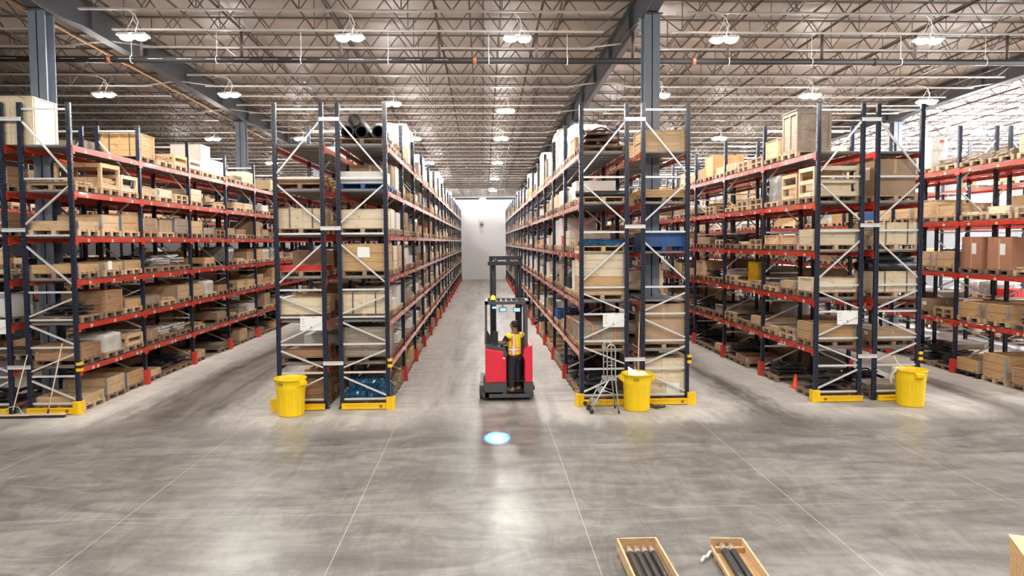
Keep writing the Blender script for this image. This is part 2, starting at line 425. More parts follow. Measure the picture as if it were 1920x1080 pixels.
# joists
def joist_mesh(Ln):
    mb = MB(); n = 12; p = Ln/n
    for s in (-.026, .026):
        mb.box(p*.75, s-.02, .008, Ln-p*.75, s+.02, .05, 0); mb.box(.1, s-.02, DJ-.08, Ln-.1, s+.02, DJ-.04, 1)
    for i in range(n):
        x0 = i*p; xm = x0+p/2; x1 = x0+p
        if i == 0: mb.cyl((.12,0,DJ-.07), (p,0,.03), .019, 4, 1); continue
        if i == n-1: mb.cyl((x0,0,.03), (Ln-.12,0,DJ-.07), .019, 4, 1); continue
        mb.cyl((x0,0,.03), (xm,0,DJ-.07), .017, 4, 1); mb.cyl((xm,0,DJ-.07), (x1,0,.03), .017, 4, 1)
        if i % 2: mb.cyl((x0,0,.03),(x0,0,DJ-.07),.014,4,1)
    return mb.mesh('roof_joist', [M['joist'], M['web']])
JM = {}
BAYN = {-42.0:'roof bay beyond the outermost girder', -26.2:'roof bay outside the broom rack', -10.95:'roof bay over the forklift aisle', 4.35:'roof bay over the cone row', 19.5:'bright white roof bay'}
edges = [-26.2, -10.95, 4.35, 19.5, XR]
for x0, x1 in zip(edges, edges[1:]):
    Ln = x1-x0
    JM[Ln] = JM.get(Ln) or joist_mesh(Ln)
    k = 0; y = 11.8
    while y < YF-.3:
        o = obj('roof_joist', JM[Ln], None, (x0, y, zr(y)))
        rel = k-4
        tag(o, ('grey open-web joist in ' + BAYN[x0] + ', ' + ordn(k+1) + ' from the camera'), 'roof joist', 'open-web roof joists')
        k += 1; y += 1.6
# bridging angles along Y
bx = [-22.5,-19,-15.2,-13,-7.6,-4.6,-.3,2.0,6.4,8.6,12.2,15.4,17.5,21.5,24.5,27.5,30.5]
for i, x in enumerate(bx):
    mb = MB(); mb.bar((x, 11.5, zr(11.5)+.07), (x, YF-.3, zr(YF-.3)+.07), .045, .03)
    mb.bar((x+.35, 11.5, zr(11.5)+DJ-.12), (x+.35, YF-.3, zr(YF-.3)+DJ-.12), .045, .03)
    o = tag(obj('joist_bridging', mb.mesh('joist_bridging', M['darkpipe'])), 'dark bridging angle laid along the joists, ' + ordn(i+1) + ' counting from the broom rack side', 'bridging', 'joist bridging lines')
# sprinkler branches
PY, PZ = 20.0, 9.05
bxs = [-17.5 + 2.72*i for i in range(18)]
t_main = thing('sprinkler_main_pipe', 'black sprinkler main pipe crossing the hall below the joists', 'pipe', (0, PY, PZ))
mb = MB(); mb.cyl((-26, 0, 0), (19.2, 0, 0), .085, 14); obj('pipe', mb.mesh('main_pipe', M['blackpipe']), t_main)
for x in (-10.2, -.2+.0, 6.0): 
    mb = MB(); mb.cyl((x-.05,0,0),(x+.05,0,0),.105,14); mb.box(x-.03,-.13,-.02,x+.03,.13,.02); obj('coupling', mb.mesh('coupling', M['coupling']), t_main)
mb = MB(); mb.cyl((11.2,0,0),(11.3,0,0),.105,14); obj('coupling', mb.mesh('coupling', M['blackpipe']), t_main)
mb = MB(); mb.box(0, -.0885, -.004, .16, -.0845, .007); mb.box(.17, -.0885, -.004, .28, -.0845, .007); mb.box(.30, -.0885, -.004, .40, -.0845, .007); LET = mb.mesh('pipe_lettering', M['stencil'])
x = -14.6
while x < -.6:
    obj('lettering', LET, t_main, (x,0,0)); x += .78
for x in (-14,-9.6,-7.3,-5.0,-2.6,.2,2.4,7.0,9.4,12.0,14.5):
    mb = MB(); mb.tube([(x, .1*math.cos(a), .1*math.sin(a)) for a in [PI*2*k/10 for k in range(11)]], .012, 5); mb.cyl((x,0,.1),(x,0,.75),.008,5)
    obj('hanger', mb.mesh('pipe_hanger', M['silver']), t_main)
for i, x in enumerate(bxs):
    zc = zr(PY)+.12
    t = thing('sprinkler_branch_pipe', 'brown sprinkler branch running away under the roof, ' + ordn(i+1) + ' along the black main pipe', 'pipe', (x, PY, zc), 0, 'sprinkler branch pipes')
    mb = MB(); mb.cyl((0, 11.5-PY, .02*(PY-11.5)), (0, YF-.4-PY, -.02*(YF-.4-PY)), .034, 8); obj('pipe', mb.mesh('branch_pipe', M['darkpipe']), t)
    mb = MB(); mb.cyl((0,0,0),(0,0,PZ+.08-zc),.045,8); obj('riser', mb.mesh('branch_riser', M['darkpipe']), t)

# lamps
def lamp_meshes():
    d = {}
    for s in (-1, 1):
        mb = MB(); mb.box(s*.19-.16, -.17, 0, s*.19+.16, .17, .05); 
        for k in range(5): mb.box(s*.19-.13+.06*k, -.15, .05, s*.19-.11+.06*k, .15, .075)
        d['h', s] = mb.mesh('lamp_head', M['white'])
        for k, mt in (('d','lamp'),('b','lampbright'),('w','lampdim')):
            mb = MB(); mb.lathe([(.170,0),(.165,-.025),(.135,-.065),(.075,-.088),(.0,-.095)], 16, 0, (s*.175,0,0)); d[k, s] = mb.mesh('lamp_diffuser', M[mt])
    return d
LMesh = lamp_meshes()
def lamp(x, y, z, label, rz=0, k='d'):
    t = thing('high_bay_lamp', label, 'ceiling lamp', (x, y, z), rz, 'high-bay lamps')
    for s in (-1, 1):
        obj('lamp_head', LMesh['h', s], t); obj('diffuser', LMesh[k, s], t)
    h = zr(y) - z
    mb = MB(); mb.bar((-.3,0,.09),(.3,0,.09),.03,.03); mb.cyl((-.2,0,.09),(0,0,.45),.006,5); mb.cyl((.2,0,.09),(0,0,.45),.006,5); mb.cyl((0,0,.45),(0,0,h),.006,5)
    obj('hanger', mb.mesh('lamp_hanger', M['silver']), t)
    mb = MB(); mb.tube([(.05,0,.08),(.09,0,.25),(.12,.02,h*.6),(.05,0,h*.9),(-.1,0,h+.05),(-.35,.02,h+.1),(-.6,0,h+.04)], .012, 6)
    obj('cord', mb.mesh('lamp_cord', M['cable']), t)
LROW = {0:18.35, 1:25.05, 2:34.8, 3:44.3, 4:54.3, 5:65.1}
LX = [-18.4,-13.0,-8.75,-3.35,.92,6.3,11.75,16.7]
AIS = {-18.4:'aisle farthest past the brooms',-13.0:'edge aisle past the brooms',-8.75:'aisle beside the brooms',-3.35:'blue-bag row',.92:'forklift aisle',6.3:'aisle before the cone row',11.75:'aisle past the bagged bin',16.7:'outer aisle past the bagged bin'}
for r, y in LROW.items():
    for x in LX:
        if r == 0 and x in (-13.0, -18.4, 16.7) or r in (1,2) and x == -18.4: continue
        yy = y
        if r == 1 and x == -3.35: yy = 26.55
        if r == 1 and x == .92: yy = 27.85
        if r == 1 and x == 16.7: yy = 26.1
        lamp(x, yy, 9.2-.0106*(yy-18.3), 'twin-panel high-bay lamp over ' + AIS[x] + ', ' + ordn(r+1) + ' lamp deep', random.uniform(-.12,.12))
for y in (8.6, -1.0):
    for x in (-13.0,-8.75,-3.35,.92,6.3,11.75): lamp(x, y, 9.25, 'twin-panel high-bay lamp hanging out over the open floor before the racks', 0)
for i, y in enumerate((14, 20, 26, 32, 40, 50, 62)):
    for j, x in enumerate((23.0, 27.5, 32.0)): lamp(x, y, 8.9, 'high-bay lamp in the bright bay, ' + ['inner','middle','outer'][j] + ' line, ' + ordn(i+1) + ' deep', 0, 'b')  # fill lamps added to brighten the white roof bay
for j, x in enumerate((-18.4, -9.0, -.03, 9.0, 14.0)): lamp(x, 71.6, 8.3, 'high-bay lamp close to the far white wall, ' + ordn(j+1) + ' along it', 0, 'w')  # side lamps added to brighten the far wall; middle lamp is real

# hanging unit by the far wall
t = thing('hanging_wall_unit', 'small white unit hanging on a cable before the far white wall', 'hanging unit', (-.16, 73.9, 6.1)); t.scale = (.62,.62,.62)
mb = MB(); mb.cyl((0,0,.55),(0,0,3.9),.012,6); obj('cable', mb.mesh('unit_cable', M['cable']), t)
mb = MB(); mb.lathe([(.01,-.35),(.22,-.33),(.26,-.1),(.30,.1),(.26,.45),(.1,.58),(.01,.6)], 16); obj('housing', mb.mesh('unit_housing', M['whitebox']), t)
mb = MB(); mb.lathe([(.01,-.72),(.30,-.70),(.30,-.5),(.2,-.36),(.01,-.34)], 16); obj('base', mb.mesh('unit_base', M['slate']), t)

# ------------------------------------------------------------------ pallet racks
Y0, BAY, NB = 16.97, 3.295, 17
LV = [0.0, .995, 2.025, 3.073, 4.096, 5.163, 6.23]
L5 = [0.0, 1.22, 2.44, 3.62, 4.82, 6.05]
L4 = [0.0, 1.50, 2.90, 4.42, 5.97]
LVS = {'3L':L5,'3R':L5,'4L':L5,'4R':L5,'5L':L4,'5R':L4,'6L':L4}
HP = 7.288
HZ = [7.136, 5.523, 4.201, 2.862, 2.208, 1.551, .866, .218]
DG = [(0,6.90,1,5.59),(1,5.40,0,4.43),(0,3.98,1,3.0),(1,2.73,0,2.27),(0,2.09,1,1.6),(1,1.42,0,.97),(0,.78,1,.28)]
mb = MB(); mb.prism([(-.05,-.045),(-.018,-.045),(-.012,-.034),(.012,-.034),(.018,-.045),(.05,-.045),(.05,.03),(.038,.045),(-.038,.045),(-.05,.03)], 2, 0, HP)
mb.box(-.08,-.08,0,.08,.08,.012); POST = mb.mesh('rack_post', M['post'])
def beam_mb(mb, y0, z, x, s, full=True):
    x = x + .024*s
    mb.box(x-.024, y0+.05, z-.06, x+.024, y0+BAY-.05, z+.06)
    if full:
        mb.box(x+.024*s, y0+.05, z-.06, x+.034*s, y0+BAY-.05, z+.02) if s > 0 else mb.box(x+.034*s, y0+.05, z-.06, x+.024*s, y0+BAY-.05, z+.02)
        for y in (y0+.0475, y0+BAY-.0475): mb.box(x-.012+.026*s, y-.05, z-.12, x+.012+.026*s, y+.05, z+.08)
    return mb
BEAM = {s: beam_mb(MB(), 0, 0, 0, s).mesh('rack_beam', M['beam']) for s in (-1, 1)}
def deck_mb(mb, y0, z, x0, x1, ya=.06, yb=BAY-.06):
    n = 3; w = (yb-ya)/n
    for i in range(n):
        mb.box(x0, y0+ya+i*w+.004, z, x1, y0+ya+(i+1)*w-.004, z+.035)
    for i in range(7): mb.box(x0, y0+ya+.06+i*(yb-ya-.12)/6-.02, z-.02, x1, y0+ya+.06+i*(yb-ya-.12)/6+.02, z)
    return mb
DECK = {}
def deck_mesh(w):
    k = round(w, 3)
    if k not in DECK: DECK[k] = deck_mb(MB(), 0, 0, -w/2+.03, w/2-.03).mesh('rack_deck', M['deck'])
    return DECK[k]
mb = MB(); mb.box(-.004,-.04,-.035,.004,.04,.035, 0); mb.box(-.0055,-.02,-.02,.0055,-.004,.016, 1); mb.box(-.0055,.006,-.02,.0055,.018,.01,1); TICKET = mb.mesh('location_ticket', [M['labelcream'], M['ink']])
mb = MB(); mb.prism([(-.085,-.11),(.085,-.11),(.085,.02),(.06,.02),(.06,-.08),(-.06,-.08),(-.06,.02),(-.085,.02)], 2, 0, .42); PGUARD = mb.mesh('post_guard', M['guardred'])
def brace_pts(xa, xi):      # xa aisle post, xi inner post
    H = [((xi,0,z),(xa,0,z)) for z in HZ]
    D = [((xi if a == 0 else xa, 0, z0), (xi if b == 0 else xa, 0, z1)) for a, z0, b, z1 in DG]
    return H, D
ROWS = {
 '1L': (-12.27,-11.17,-1,'row backing the broom row'), '1R': (-10.74,-9.63,1,'row behind the brooms'),
 '2L': (-4.91,-3.81,-1,'row behind the empty bin'), '2R': (-3.43,-2.32,1,'row with the blue bags'),
 '3L': (2.37,3.47,-1,'row behind the stepladder'), '3R': (3.87,4.96,1,'row behind paper-filled bin'),
 '4L': (8.18,9.28,-1,'row by the orange cone'), '4R': (9.66,10.76,1,'row behind the bagged bin'),
 '5L': (13.99,15.10,-1,'row with the reddish cartons'), '5R': (15.52,16.62,1,'row backing reddish-carton row'),
 '6L': (20.1,21.2,-1,'row edging the bright bay'), '0R': (-17.9,-16.8,1,'row across the outer aisle'),
}
FULL = {'1R','2R','3L','4L','5L'}
END = {'1L','1R','2L','2R','3L','3R','4L','4R'}
def rack(key):
    x0, x1, side, phrase = ROWS[key]
    xm = (x0+x1)/2; w = x1-x0; xa, xi = (w/2, -w/2) if side > 0 else (-w/2, w/2)
    t = thing('pallet_rack', 'navy pallet rack with red beams, the ' + phrase, 'pallet rack', (xm, Y0, 0), 0, 'pallet rack rows')
    nfull = 5 if key in FULL else 2
    for k in range(NB+1):
        for x in (xa, xi): obj('post', POST, t, (x, k*BAY, 0))
        H, D = brace_pts(xa, xi)
        if k == 0 and key in END:
            for p, q in H:
                mb = MB(); mb.bar(p, q, .035, .045); obj('horizontal_brace', mb.mesh('horizontal_brace', M['silver']), t)
            for p, q in D:
                mb = MB(); mb.bar(p, q, .035, .055, up=(0,1,0)); obj('diagonal_brace', mb.mesh('diagonal_brace', M['silver']), t)
        else:
            kk = ('br', key in FULL, round(w,3), side)
            if kk not in DECK:
                mb = MB()
                for p, q in H[:8]: mb.bar(p, q, .035, .045)
                for p, q in D: mb.bar(p, q, .035, .05, up=(0,1,0))
                DECK[kk] = mb.mesh('frame_bracing', M['silver'])
            obj('frame_bracing', DECK[kk], t, (0, k*BAY, 0))
        if k and (key in FULL or k < 4):
            g = obj('post_guard', PGUARD, t, (xa, k*BAY, 0), (0,0,PI/2 if side > 0 else -PI/2))
    bs = MB(); ds = MB()
    for b in range(NB):
        for li, z in enumerate(LVS.get(key, LV)[1:]):
            near = b < (8 if key in FULL else 2)
            for x, s in ((xa, side), (xi, -side)):
                if near:
                    o = obj('beam', BEAM[s], t, (x, b*BAY, z))
                    if x == xa and key in FULL and b < 4:
                        for q in range(3):
                            obj('location_label', TICKET, o, (s*.0605, BAY*(q+.5)/3, -.02))
                        if li == 0:
                            for q in range(3): obj('location_label', TICKET, o, (s*.0605, BAY*(q+.5)/3+.22, -.02))
                else: beam_mb(bs, b*BAY, z, x, s, False)
            if near:
                if key == '3R' and b == 0:
                    mb = MB(); mb.box(-w/2+.03, .06, 0, w/2-.03, 1.08, .035); mb.box(-w/2+.03, 1.58, 0, w/2-.03, BAY-.06, .035)
                    obj('deck_panel', mb.mesh('deck_split', M['deck']), t, (0,0,z+.062))
                else: obj('deck_panel', deck_mesh(w), t, (0, b*BAY, z+.062))
            else: ds.box(-w/2+.03, b*BAY+.06, z+.062, w/2-.03, (b+1)*BAY-.06, z+.097)
    o = obj('beam', bs.mesh('far_beams', M['beam']), t); o['kind'] = 'stuff'
    o = obj('deck_panel', ds.mesh('far_decks', M['deck']), t); o['kind'] = 'stuff'
    if key in ('1L','2L','3L','4L'):       # flue spacers to the row behind
        xn = ROWS[key[0]+'R'][0] - xm
        for z in (6.9, 4.33, 1.1):
            mb = MB(); mb.box(w/2-.05, -.055, z-.045, xn+.05, -.04, z+.045); mb.box(w/2-.05, -.075, z-.045, xn+.05, -.055, z-.03); mb.box(w/2-.05, -.075, z+.03, xn+.05, -.055, z+.045)
            obj('row_spacer', mb.mesh('row_spacer', M['silver']), t)
    if key in ('1R','2R','3R','4R'):
        mb = MB(); mb.box(xa+.0, -.075, .985, xa+.10, .06, 1.06, 0); mb.box(xa+.0, -.075, 1.06, xa+.10, .06, 1.13, 1); mb.box(xa, -.075, 1.13, xa+.10, .06, 1.19, 0)
        obj('corner_bumper', mb.mesh('corner_bumper', [M['yguard'], M['black']]), t)
    # yellow end guard, bolted to the floor
    if key in END:
        s = side; g = thing('rack_end_guard', 'yellow floor guard at the end of the ' + phrase, 'rack guard', (xm, Y0-.17, 0), 0, 'rack end guards')
        mb = MB(); mb.box(-w/2+.02, -.04, .01, w/2, .03, .15); mb.box(-w/2+.02, -.055, .02, w/2, -.04, .05); mb.box(-w/2+.02, -.055, .115, w/2, -.04, .145)
        obj('rail', mb.mesh('guard_rail', M['yguard']), g)
        mb = MB(); c = xa + .07*s
        mb.prism([(c-.10,-.05),(c+.04,-.085),(c+.10,-.05),(c+.10,.12),(c+.06,.12),(c+.06,0),(c-.10,0)] if s > 0 else [(c+.10,-.05),(c+.10,0),(c-.06,0),(c-.06,.12),(c-.10,.12),(c-.10,-.05),(c-.04,-.085)], 2, 0, .30)
        if key != '4R': obj('corner_post', fix_normals(mb.mesh('guard_corner', M['yguard'])), g)
        mb = MB(); mb.box(xa-.16*s-.03, -.058, .05, xa-.16*s+.03, -.0555, .11); obj('sticker', mb.mesh('guard_sticker', M['coupling']), g)
    return t
for k in ROWS: rack(k)
# notice boards hung on the end frames
for key, note in (('1L','hung at the broom rack end'),('2L','hung on the frame behind the empty bin'),('3L','hung on the frame above the stepladder'),('4L','hung on the frame of the cone row')):
    x1 = ROWS[key][1]; x = x1 - .06
    t = thing('notice_board', 'white paper notice board ' + note, 'notice board', (x-.26, Y0-.0235, 2.06), 0, 'white notice boards')
    mb = MB(); mb.box(-.26, -.004, -.17, .26, .004, .17); obj('panel', mb.mesh('notice_panel', M['paper']), t)
    mb = MB()
    for (a, b, c, d) in ((-.22,.10,-.16,.11),(-.22,.05,-.17,.058),(-.22,0,-.17,.008),(-.22,-.07,-.14,-.063),(.03,.14,.09,.149),(-.02,-.10,.01,-.075),(-.03,-.13,.03,-.122)): mb.box(a, -.0055, b, c, -.004, d)
    obj('printing', mb.mesh('notice_print', M['ink']), t)

# ------------------------------------------------------------------ pallet goods
W_, D_ = .96, 1.14     # along the row, across the row
def pallet_mesh(mat):
    mb = MB(); x, y = D_/2, W_/2
    for i in range(5):
        c = -y+.07+i*(2*y-.14)/4; mb.box(-x, c-.06, .122, x, c+.06, .144)
    for c in (-x+.05, 0, x-.05): mb.box(c-.05, -y, .10, c+.05, y, .122)
    for c in (-x+.05, 0, x-.05):
        for d in (-y+.06, 0, y-.06): mb.box(c-.05, d-.06, .022, c+.05, d+.06, .10)
    for d in (-y+.06, 0, y-.06): mb.box(-x, d-.05, 0, x, d+.05, .022)
    return mb.mesh('pallet', mat)
PAL = {'pine': pallet_mesh(M['pallet']), 'old': pallet_mesh(M['palletdark']), 'blue': pallet_mesh(M['blueplastic']), 'black': pallet_mesh(M['black'])}
CACHE = {}
def cached(k, fn):
    if k not in CACHE: CACHE[k] = fn()
    return CACHE[k]
def crate(n, tone, lid):
    def body():
        mb = MB(); x, y = D_/2-.01, W_/2-.01; t = .024
        for i in range(n):
            a, b = i*.2+.003, i*.2+.196
            mb.box(-x,-y,a,x,-y+t,b); mb.box(-x,y-t,a,x,y,b); mb.box(-x,-y+t,a,-x+t,y-t,b); mb.box(x-t,-y+t,a,x,y-t,b)
        top = n*.2
        if lid:
            for i in range(5):
                c = -y + (2*y)*(i+.5)/5; mb.box(-x, c-y/5+.003, top, x, c+y/5-.003, top+.018)
        else: mb.box(-x+t,-y+t,top*.55,x-t,y-t,top*.55+.02)
        mb.box(-x+t,-y+t,.0,x-t,y-t,.012)
        return mb.mesh('crate_body', M[tone])
    def hinge(sx, sy):
        mb = MB(); x, y = D_/2-.008, W_/2-.008; a, b = .03, n*.2-.03
        mb.box(sx*x-.005, sy*y-(.06 if sy>0 else 0), a, sx*x+.005, sy*y+(.06 if sy<0 else 0), b)
        mb.box(sx*x-(.06 if sx>0 else 0), sy*y-.005, a, sx*x+(.06 if sx<0 else 0), sy*y+.005, b)
        return mb.mesh('crate_hinge', M['hinge'])
    return dict(name='wooden_crate', cat='crate', noun='crate', h=n*.2+(.018 if lid else 0),
                mesh=cached(('crate',n,tone,lid), body), parts=[('corner_hinge', cached(('hinge',n,sx,sy), lambda: hinge(sx,sy))) for sx in (-1,1) for sy in (-1,1)])
def wcase(h, tone, strap=None):
    def body():
        mb = MB(); x, y = D_/2-.03, W_/2-.03
        mb.box(-x,-y,.0,x,y,h-.02)
        n = max(2, int(h/.14))
        for i in range(n):
            a, b = i*h/n+.004, (i+1)*h/n-.004
            for sx in (-1,1): mb.box(sx*x-.012,-y-.01,a,sx*x+.012,y+.01,min(b,h-.02))
            for sy in (-1,1): mb.box(-x-.01,sy*y-.012,a,x+.01,sy*y+.012,min(b,h-.02))
        for sx in (-1,1):
            for c in (-y+.03, y-.07): mb.box(sx*(x+.012)-.02, c, 0, sx*(x+.012)+.02, c+.08, h-.02)
        for sy in (-1,1):
            for c in (-x+.03, x-.11, -.04): mb.box(c, sy*(y+.012)-.02, 0, c+.08, sy*(y+.012)+.02, h-.02)
        mb.box(-x-.034,-y-.034,h-.02,x+.034,y+.034,h)
        return mb.mesh('case_body', M[tone])
    ps = []
    if strap:
        def sm(c):
            mb = MB(); x, y = D_/2+.012, W_/2+.012
            mb.box(c-.012,-y,0,c+.012,-y+.004,h+.004); mb.box(c-.012,y-.004,0,c+.012,y,h+.004); mb.box(c-.012,-y,h,c+.012,y,h+.004)
            return mb.mesh('case_strap', M[strap])
        for c in (-.28, .28): ps.append(('strap', cached(('cs',h,strap,c), lambda: sm(c))))
    return dict(name='wooden_case', cat='wooden case', noun='case', h=h, mesh=cached(('case',h,tone), body), parts=ps)
def carton(h, mat='carton'):
    def body():
        mb = MB(); x, y = D_/2-.04, W_/2-.03
        mb.box(-x,-y,0,x,y,h-.006); mb.box(-x,-y,h-.006,-.003,y,h); mb.box(.003,-y,h-.006,x,y,h)
        return mb.mesh('carton_body', M[mat])
    def tp():
        mb = MB(); x, y = D_/2-.04, W_/2-.03
        mb.box(-.03,-y-.002,h*.6,.03,y+.002,h+.002); mb.box(-x-.002,-.03,0,x+.002,.03,h-.05); return mb.mesh('carton_tape', M['tape'])
    def lb():
        mb = MB(); x, y = D_/2-.04, W_/2-.03
        mb.box(-x-.003,-.22,h*.45,-x+.003,-.02,h*.8)
        return mb.mesh('carton_label', M['paper'])
    return dict(name='cardboard_carton', cat='carton', noun='carton', h=h, mesh=cached(('carton',h,mat), body), parts=[('tape', cached(('tape',h), tp)), ('label_sheet', cached(('lab',h), lb))])
def lumpy(mb, x, y, h, seed, amp=.03, n=7, m=0, sm=True):
    r = random.Random(seed); nx, ny, nz = n, n, max(3, int(n*h))
    def pt(i, j, k):
        return (-x+2*x*i/nx + r.uniform(-amp,amp), -y+2*y*j/ny + r.uniform(-amp,amp), max(0, h*k/nz + (r.uniform(-amp,amp) if k else 0)))
    P = {}
    for i in range(nx+1):
        for j in range(ny+1):
            for k in range(nz+1):
                if i in (0,nx) or j in (0,ny) or k in (0,nz):
                    p = list(pt(i,j,k))
                    e = (i in (0,nx)) + (j in (0,ny)) + (k == nz)
                    if e >= 2: p = [p[0]*.94, p[1]*.94, p[2]-(.03 if k == nz else 0)]
                    P[i,j,k] = p
    idx = {k: i for i, k in enumerate(P)}; fs = []
    for i in range(nx):
        for j in range(ny): fs.append((idx[i,j,nz],idx[i+1,j,nz],idx[i+1,j+1,nz],idx[i,j+1,nz]))
    for i in range(nx):
        for k in range(nz):
            fs.append((idx[i,0,k],idx[i+1,0,k],idx[i+1,0,k+1],idx[i,0,k+1])); fs.append((idx[i+1,ny,k],idx[i,ny,k],idx[i,ny,k+1],idx[i+1,ny,k+1]))
    for j in range(ny):
        for k in range(nz):
            fs.append((idx[0,j+1,k],idx[0,j,k],idx[0,j,k+1],idx[0,j+1,k+1])); fs.append((idx[nx,j,k],idx[nx,j+1,k],idx[nx,j+1,k+1],idx[nx,j,k+1]))
    mb._add([P[k] for k in P], fs, m, sm); return mb
def wrapped(h, mat='wrap'):
    k = ('wrap', h, mat)
    return dict(name='wrapped_load', cat='wrapped load', noun='load', h=h, mesh=cached(k, lambda: lumpy(MB(), D_/2-.05, W_/2-.04, h, int(h*100), .022).mesh('wrapped_body', M[mat])), parts=[])
def boards(h, tone):
    def body():
        mb = MB(); r = random.Random(int(h*1000)); n = max(2, int(h/.045))
        for i in range(n):
            c = -.5
            for q in range(5):
                j = r.uniform(-.04,.04); mb.box(-D_/2+.03+j, -.42+q*.17, i*.045, D_/2-.03+j, -.42+q*.17+.15, i*.045+.036)
        return mb.mesh('board_stack', M[tone])
    return dict(name='board_bundle', cat='boards', noun='boards', h=h, mesh=cached(('boards',h,tone), body), parts=[])
def steelheap(seed, mat='steel', h=.3):
    def body():
        mb = MB(); r = random.Random(seed)
        for i in range(9):
            z = .03+h*.9*i/9; a = r.uniform(-.25,.25); x, y = D_/2-.08, W_/2-.08
            if i % 3 == 2: mb.bar((-x*.8, r.uniform(-y,y), z),(x*.8, r.uniform(-y,y), z+.03), .07, .05)
            elif i % 3 == 1: mb.bar((r.uniform(-x,x), -y, z),(r.uniform(-x,x), y, z+.02), .06, .06)
            else: mb.box(-x*r.uniform(.5,1), -y*r.uniform(.5,1), z-.03, x*r.uniform(.5,1), y*r.uniform(.5,1), z+.02)
        mb.tube([(x*.6*math.cos(t_), y*.6*math.sin(t_), h*.9+.04*math.sin(3*t_)) for t_ in [2*PI*k/16 for k in range(17)]], .025, 6)
        return mb.mesh('steel_heap', M[mat])
    return dict(name='steel_parts_stack', cat='steel parts', noun='steel parts', h=h, mesh=cached(('steel',seed,mat,h), body), parts=[])
def hoses(seed=0):
    def mk(i):
        def body():
            mb = MB(); r, ri = .155, .125; L_ = 1.5
            mb.lathe([(ri,0),(r,0),(r,L_),(ri,L_),(ri,0)], 20); me = mb.mesh('hose_tube', M['rubber']); return me
        return cached(('hose',), body)
    return dict(name='hose_bundle', hose=True, mesh=mk(0))
def plastic_bin(mat, h=.3):
    def body():
        mb = MB(); x, y = D_/2-.02, W_/2-.02; t=.03
        for a,b,c,d in ((-x,-y,x,-y+t),(-x,y-t,x,y),(-x,-y+t,-x+t,y-t),(x-t,-y+t,x,y-t)): mb.box(a,b,0,c,d,h)
        for i in range(8):
            c = -x+2*x*(i+.5)/8; mb.box(c-.015,-y-.015,.02,c+.015,-y,h-.03); mb.box(c-.015,y,.02,c+.015,y+.015,h-.03)
        mb.box(-x-.015,-y-.015,h-.03,x+.015,-y,h); mb.box(-x-.015,y,h-.03,x+.015,y+.015,h)
        mb.box(-x+t,-y+t,0,x-t,y-t,h*.8); return mb.mesh('plastic_bin', M[mat])
    return dict(name='plastic_tote', cat='plastic tote', noun='tote', h=h, mesh=cached(('bin',mat,h), body), parts=[])
def slat(h, tone):
    def body():
        mb = MB(); x, y = D_/2-.03, W_/2-.03
        for sx in (-1,1):
            for sy in (-1,1): mb.box(sx*x-.04, sy*y-.04, 0, sx*x+.04, sy*y+.04, h)
        n = max(2, int(h/.2))
        for i in range(n):
            z = .05+i*(h-.1)/max(1,n-1)
            for sy in (-1,1): mb.box(-x, sy*(y+.03)-.012, z-.05, x, sy*(y+.03)+.012, z+.05)
            for sx in (-1,1): mb.box(sx*(x+.03)-.012, -y, z-.05, sx*(x+.03)+.012, y, z+.05)
        for i in range(4): mb.box(-x, -y+i*(2*y-.2)/3, h-.02, x, -y+i*(2*y-.2)/3+.2, h)
        mb.box(-x+.1,-y+.1,0,x-.1,y-.1,h*.45)
        return mb.mesh('slat_crate', M[tone])
    return dict(name='slatted_crate', cat='slatted crate', noun='slatted crate', h=h, mesh=cached(('slat',h,tone), body), parts=[])
TONE = {'pine':'pine','cream':'pale','honey':'honey-coloured','grey':'weathered','brown':'brown'}
def describe(kind, a):
    if kind == 'crate': return '%s %s-collar crate' % (TONE[a[1]], NUM[a[0]])
    if kind == 'case': return '%s %s wooden case' % (('tall' if a[0] > .8 else 'low' if a[0] < .4 else 'mid-height'), TONE[a[1]])
    if kind == 'carton': return '%s cardboard carton' % (('reddish ' if len(a) > 1 and a[1] == 'cartonred' else '') + ('tall' if a[0] > .7 else 'low' if a[0] < .4 else 'square'))
    if kind == 'wrap': return '%s %s wrapped load' % ('grey' if len(a) > 1 else 'white', 'tall' if a[0] > .8 else 'low')
    if kind == 'white': return '%s white board box' % ('tall' if a[0] > .7 else 'low')
    if kind == 'boards': return 'bundle of %s boards' % TONE[a[1]]
    if kind == 'steel': return 'bright steel parts stack' if a[1] == 'silver' else 'dark rubber parts stack' if a[1] == 'rubber' else 'dark steel parts stack'
    if kind == 'rust': return 'rusty brown steel frames'
    if kind == 'bin': return {'blueplastic':'blue','redplastic':'red','black':'black'}[a[0]] + ' plastic tote'
    if kind == 'slat': return '%s %s slatted crate' % ('tall' if a[0] > .6 else 'low', TONE[a[1]])
    return kind
def build(kind, a):
    if kind == 'crate': return crate(*a)
    if kind == 'case': return wcase(*a)
    if kind == 'carton': return carton(*a)
    if kind == 'wrap': return wrapped(*a)
    if kind == 'white':
        d = dict(carton(a[0], 'whitebox')); d['parts'] = []; d['name'] = 'white_box'; d['cat'] = 'box'; return d
    if kind == 'boards': return boards(*a)
    if kind == 'steel': return steelheap(*a)
    if kind == 'rust':
        d = steelheap(99, 'rust', .5); return d
    if kind == 'bin': return plastic_bin(*a)
    if kind == 'slat': return slat(*a)
RR = random.Random(21)
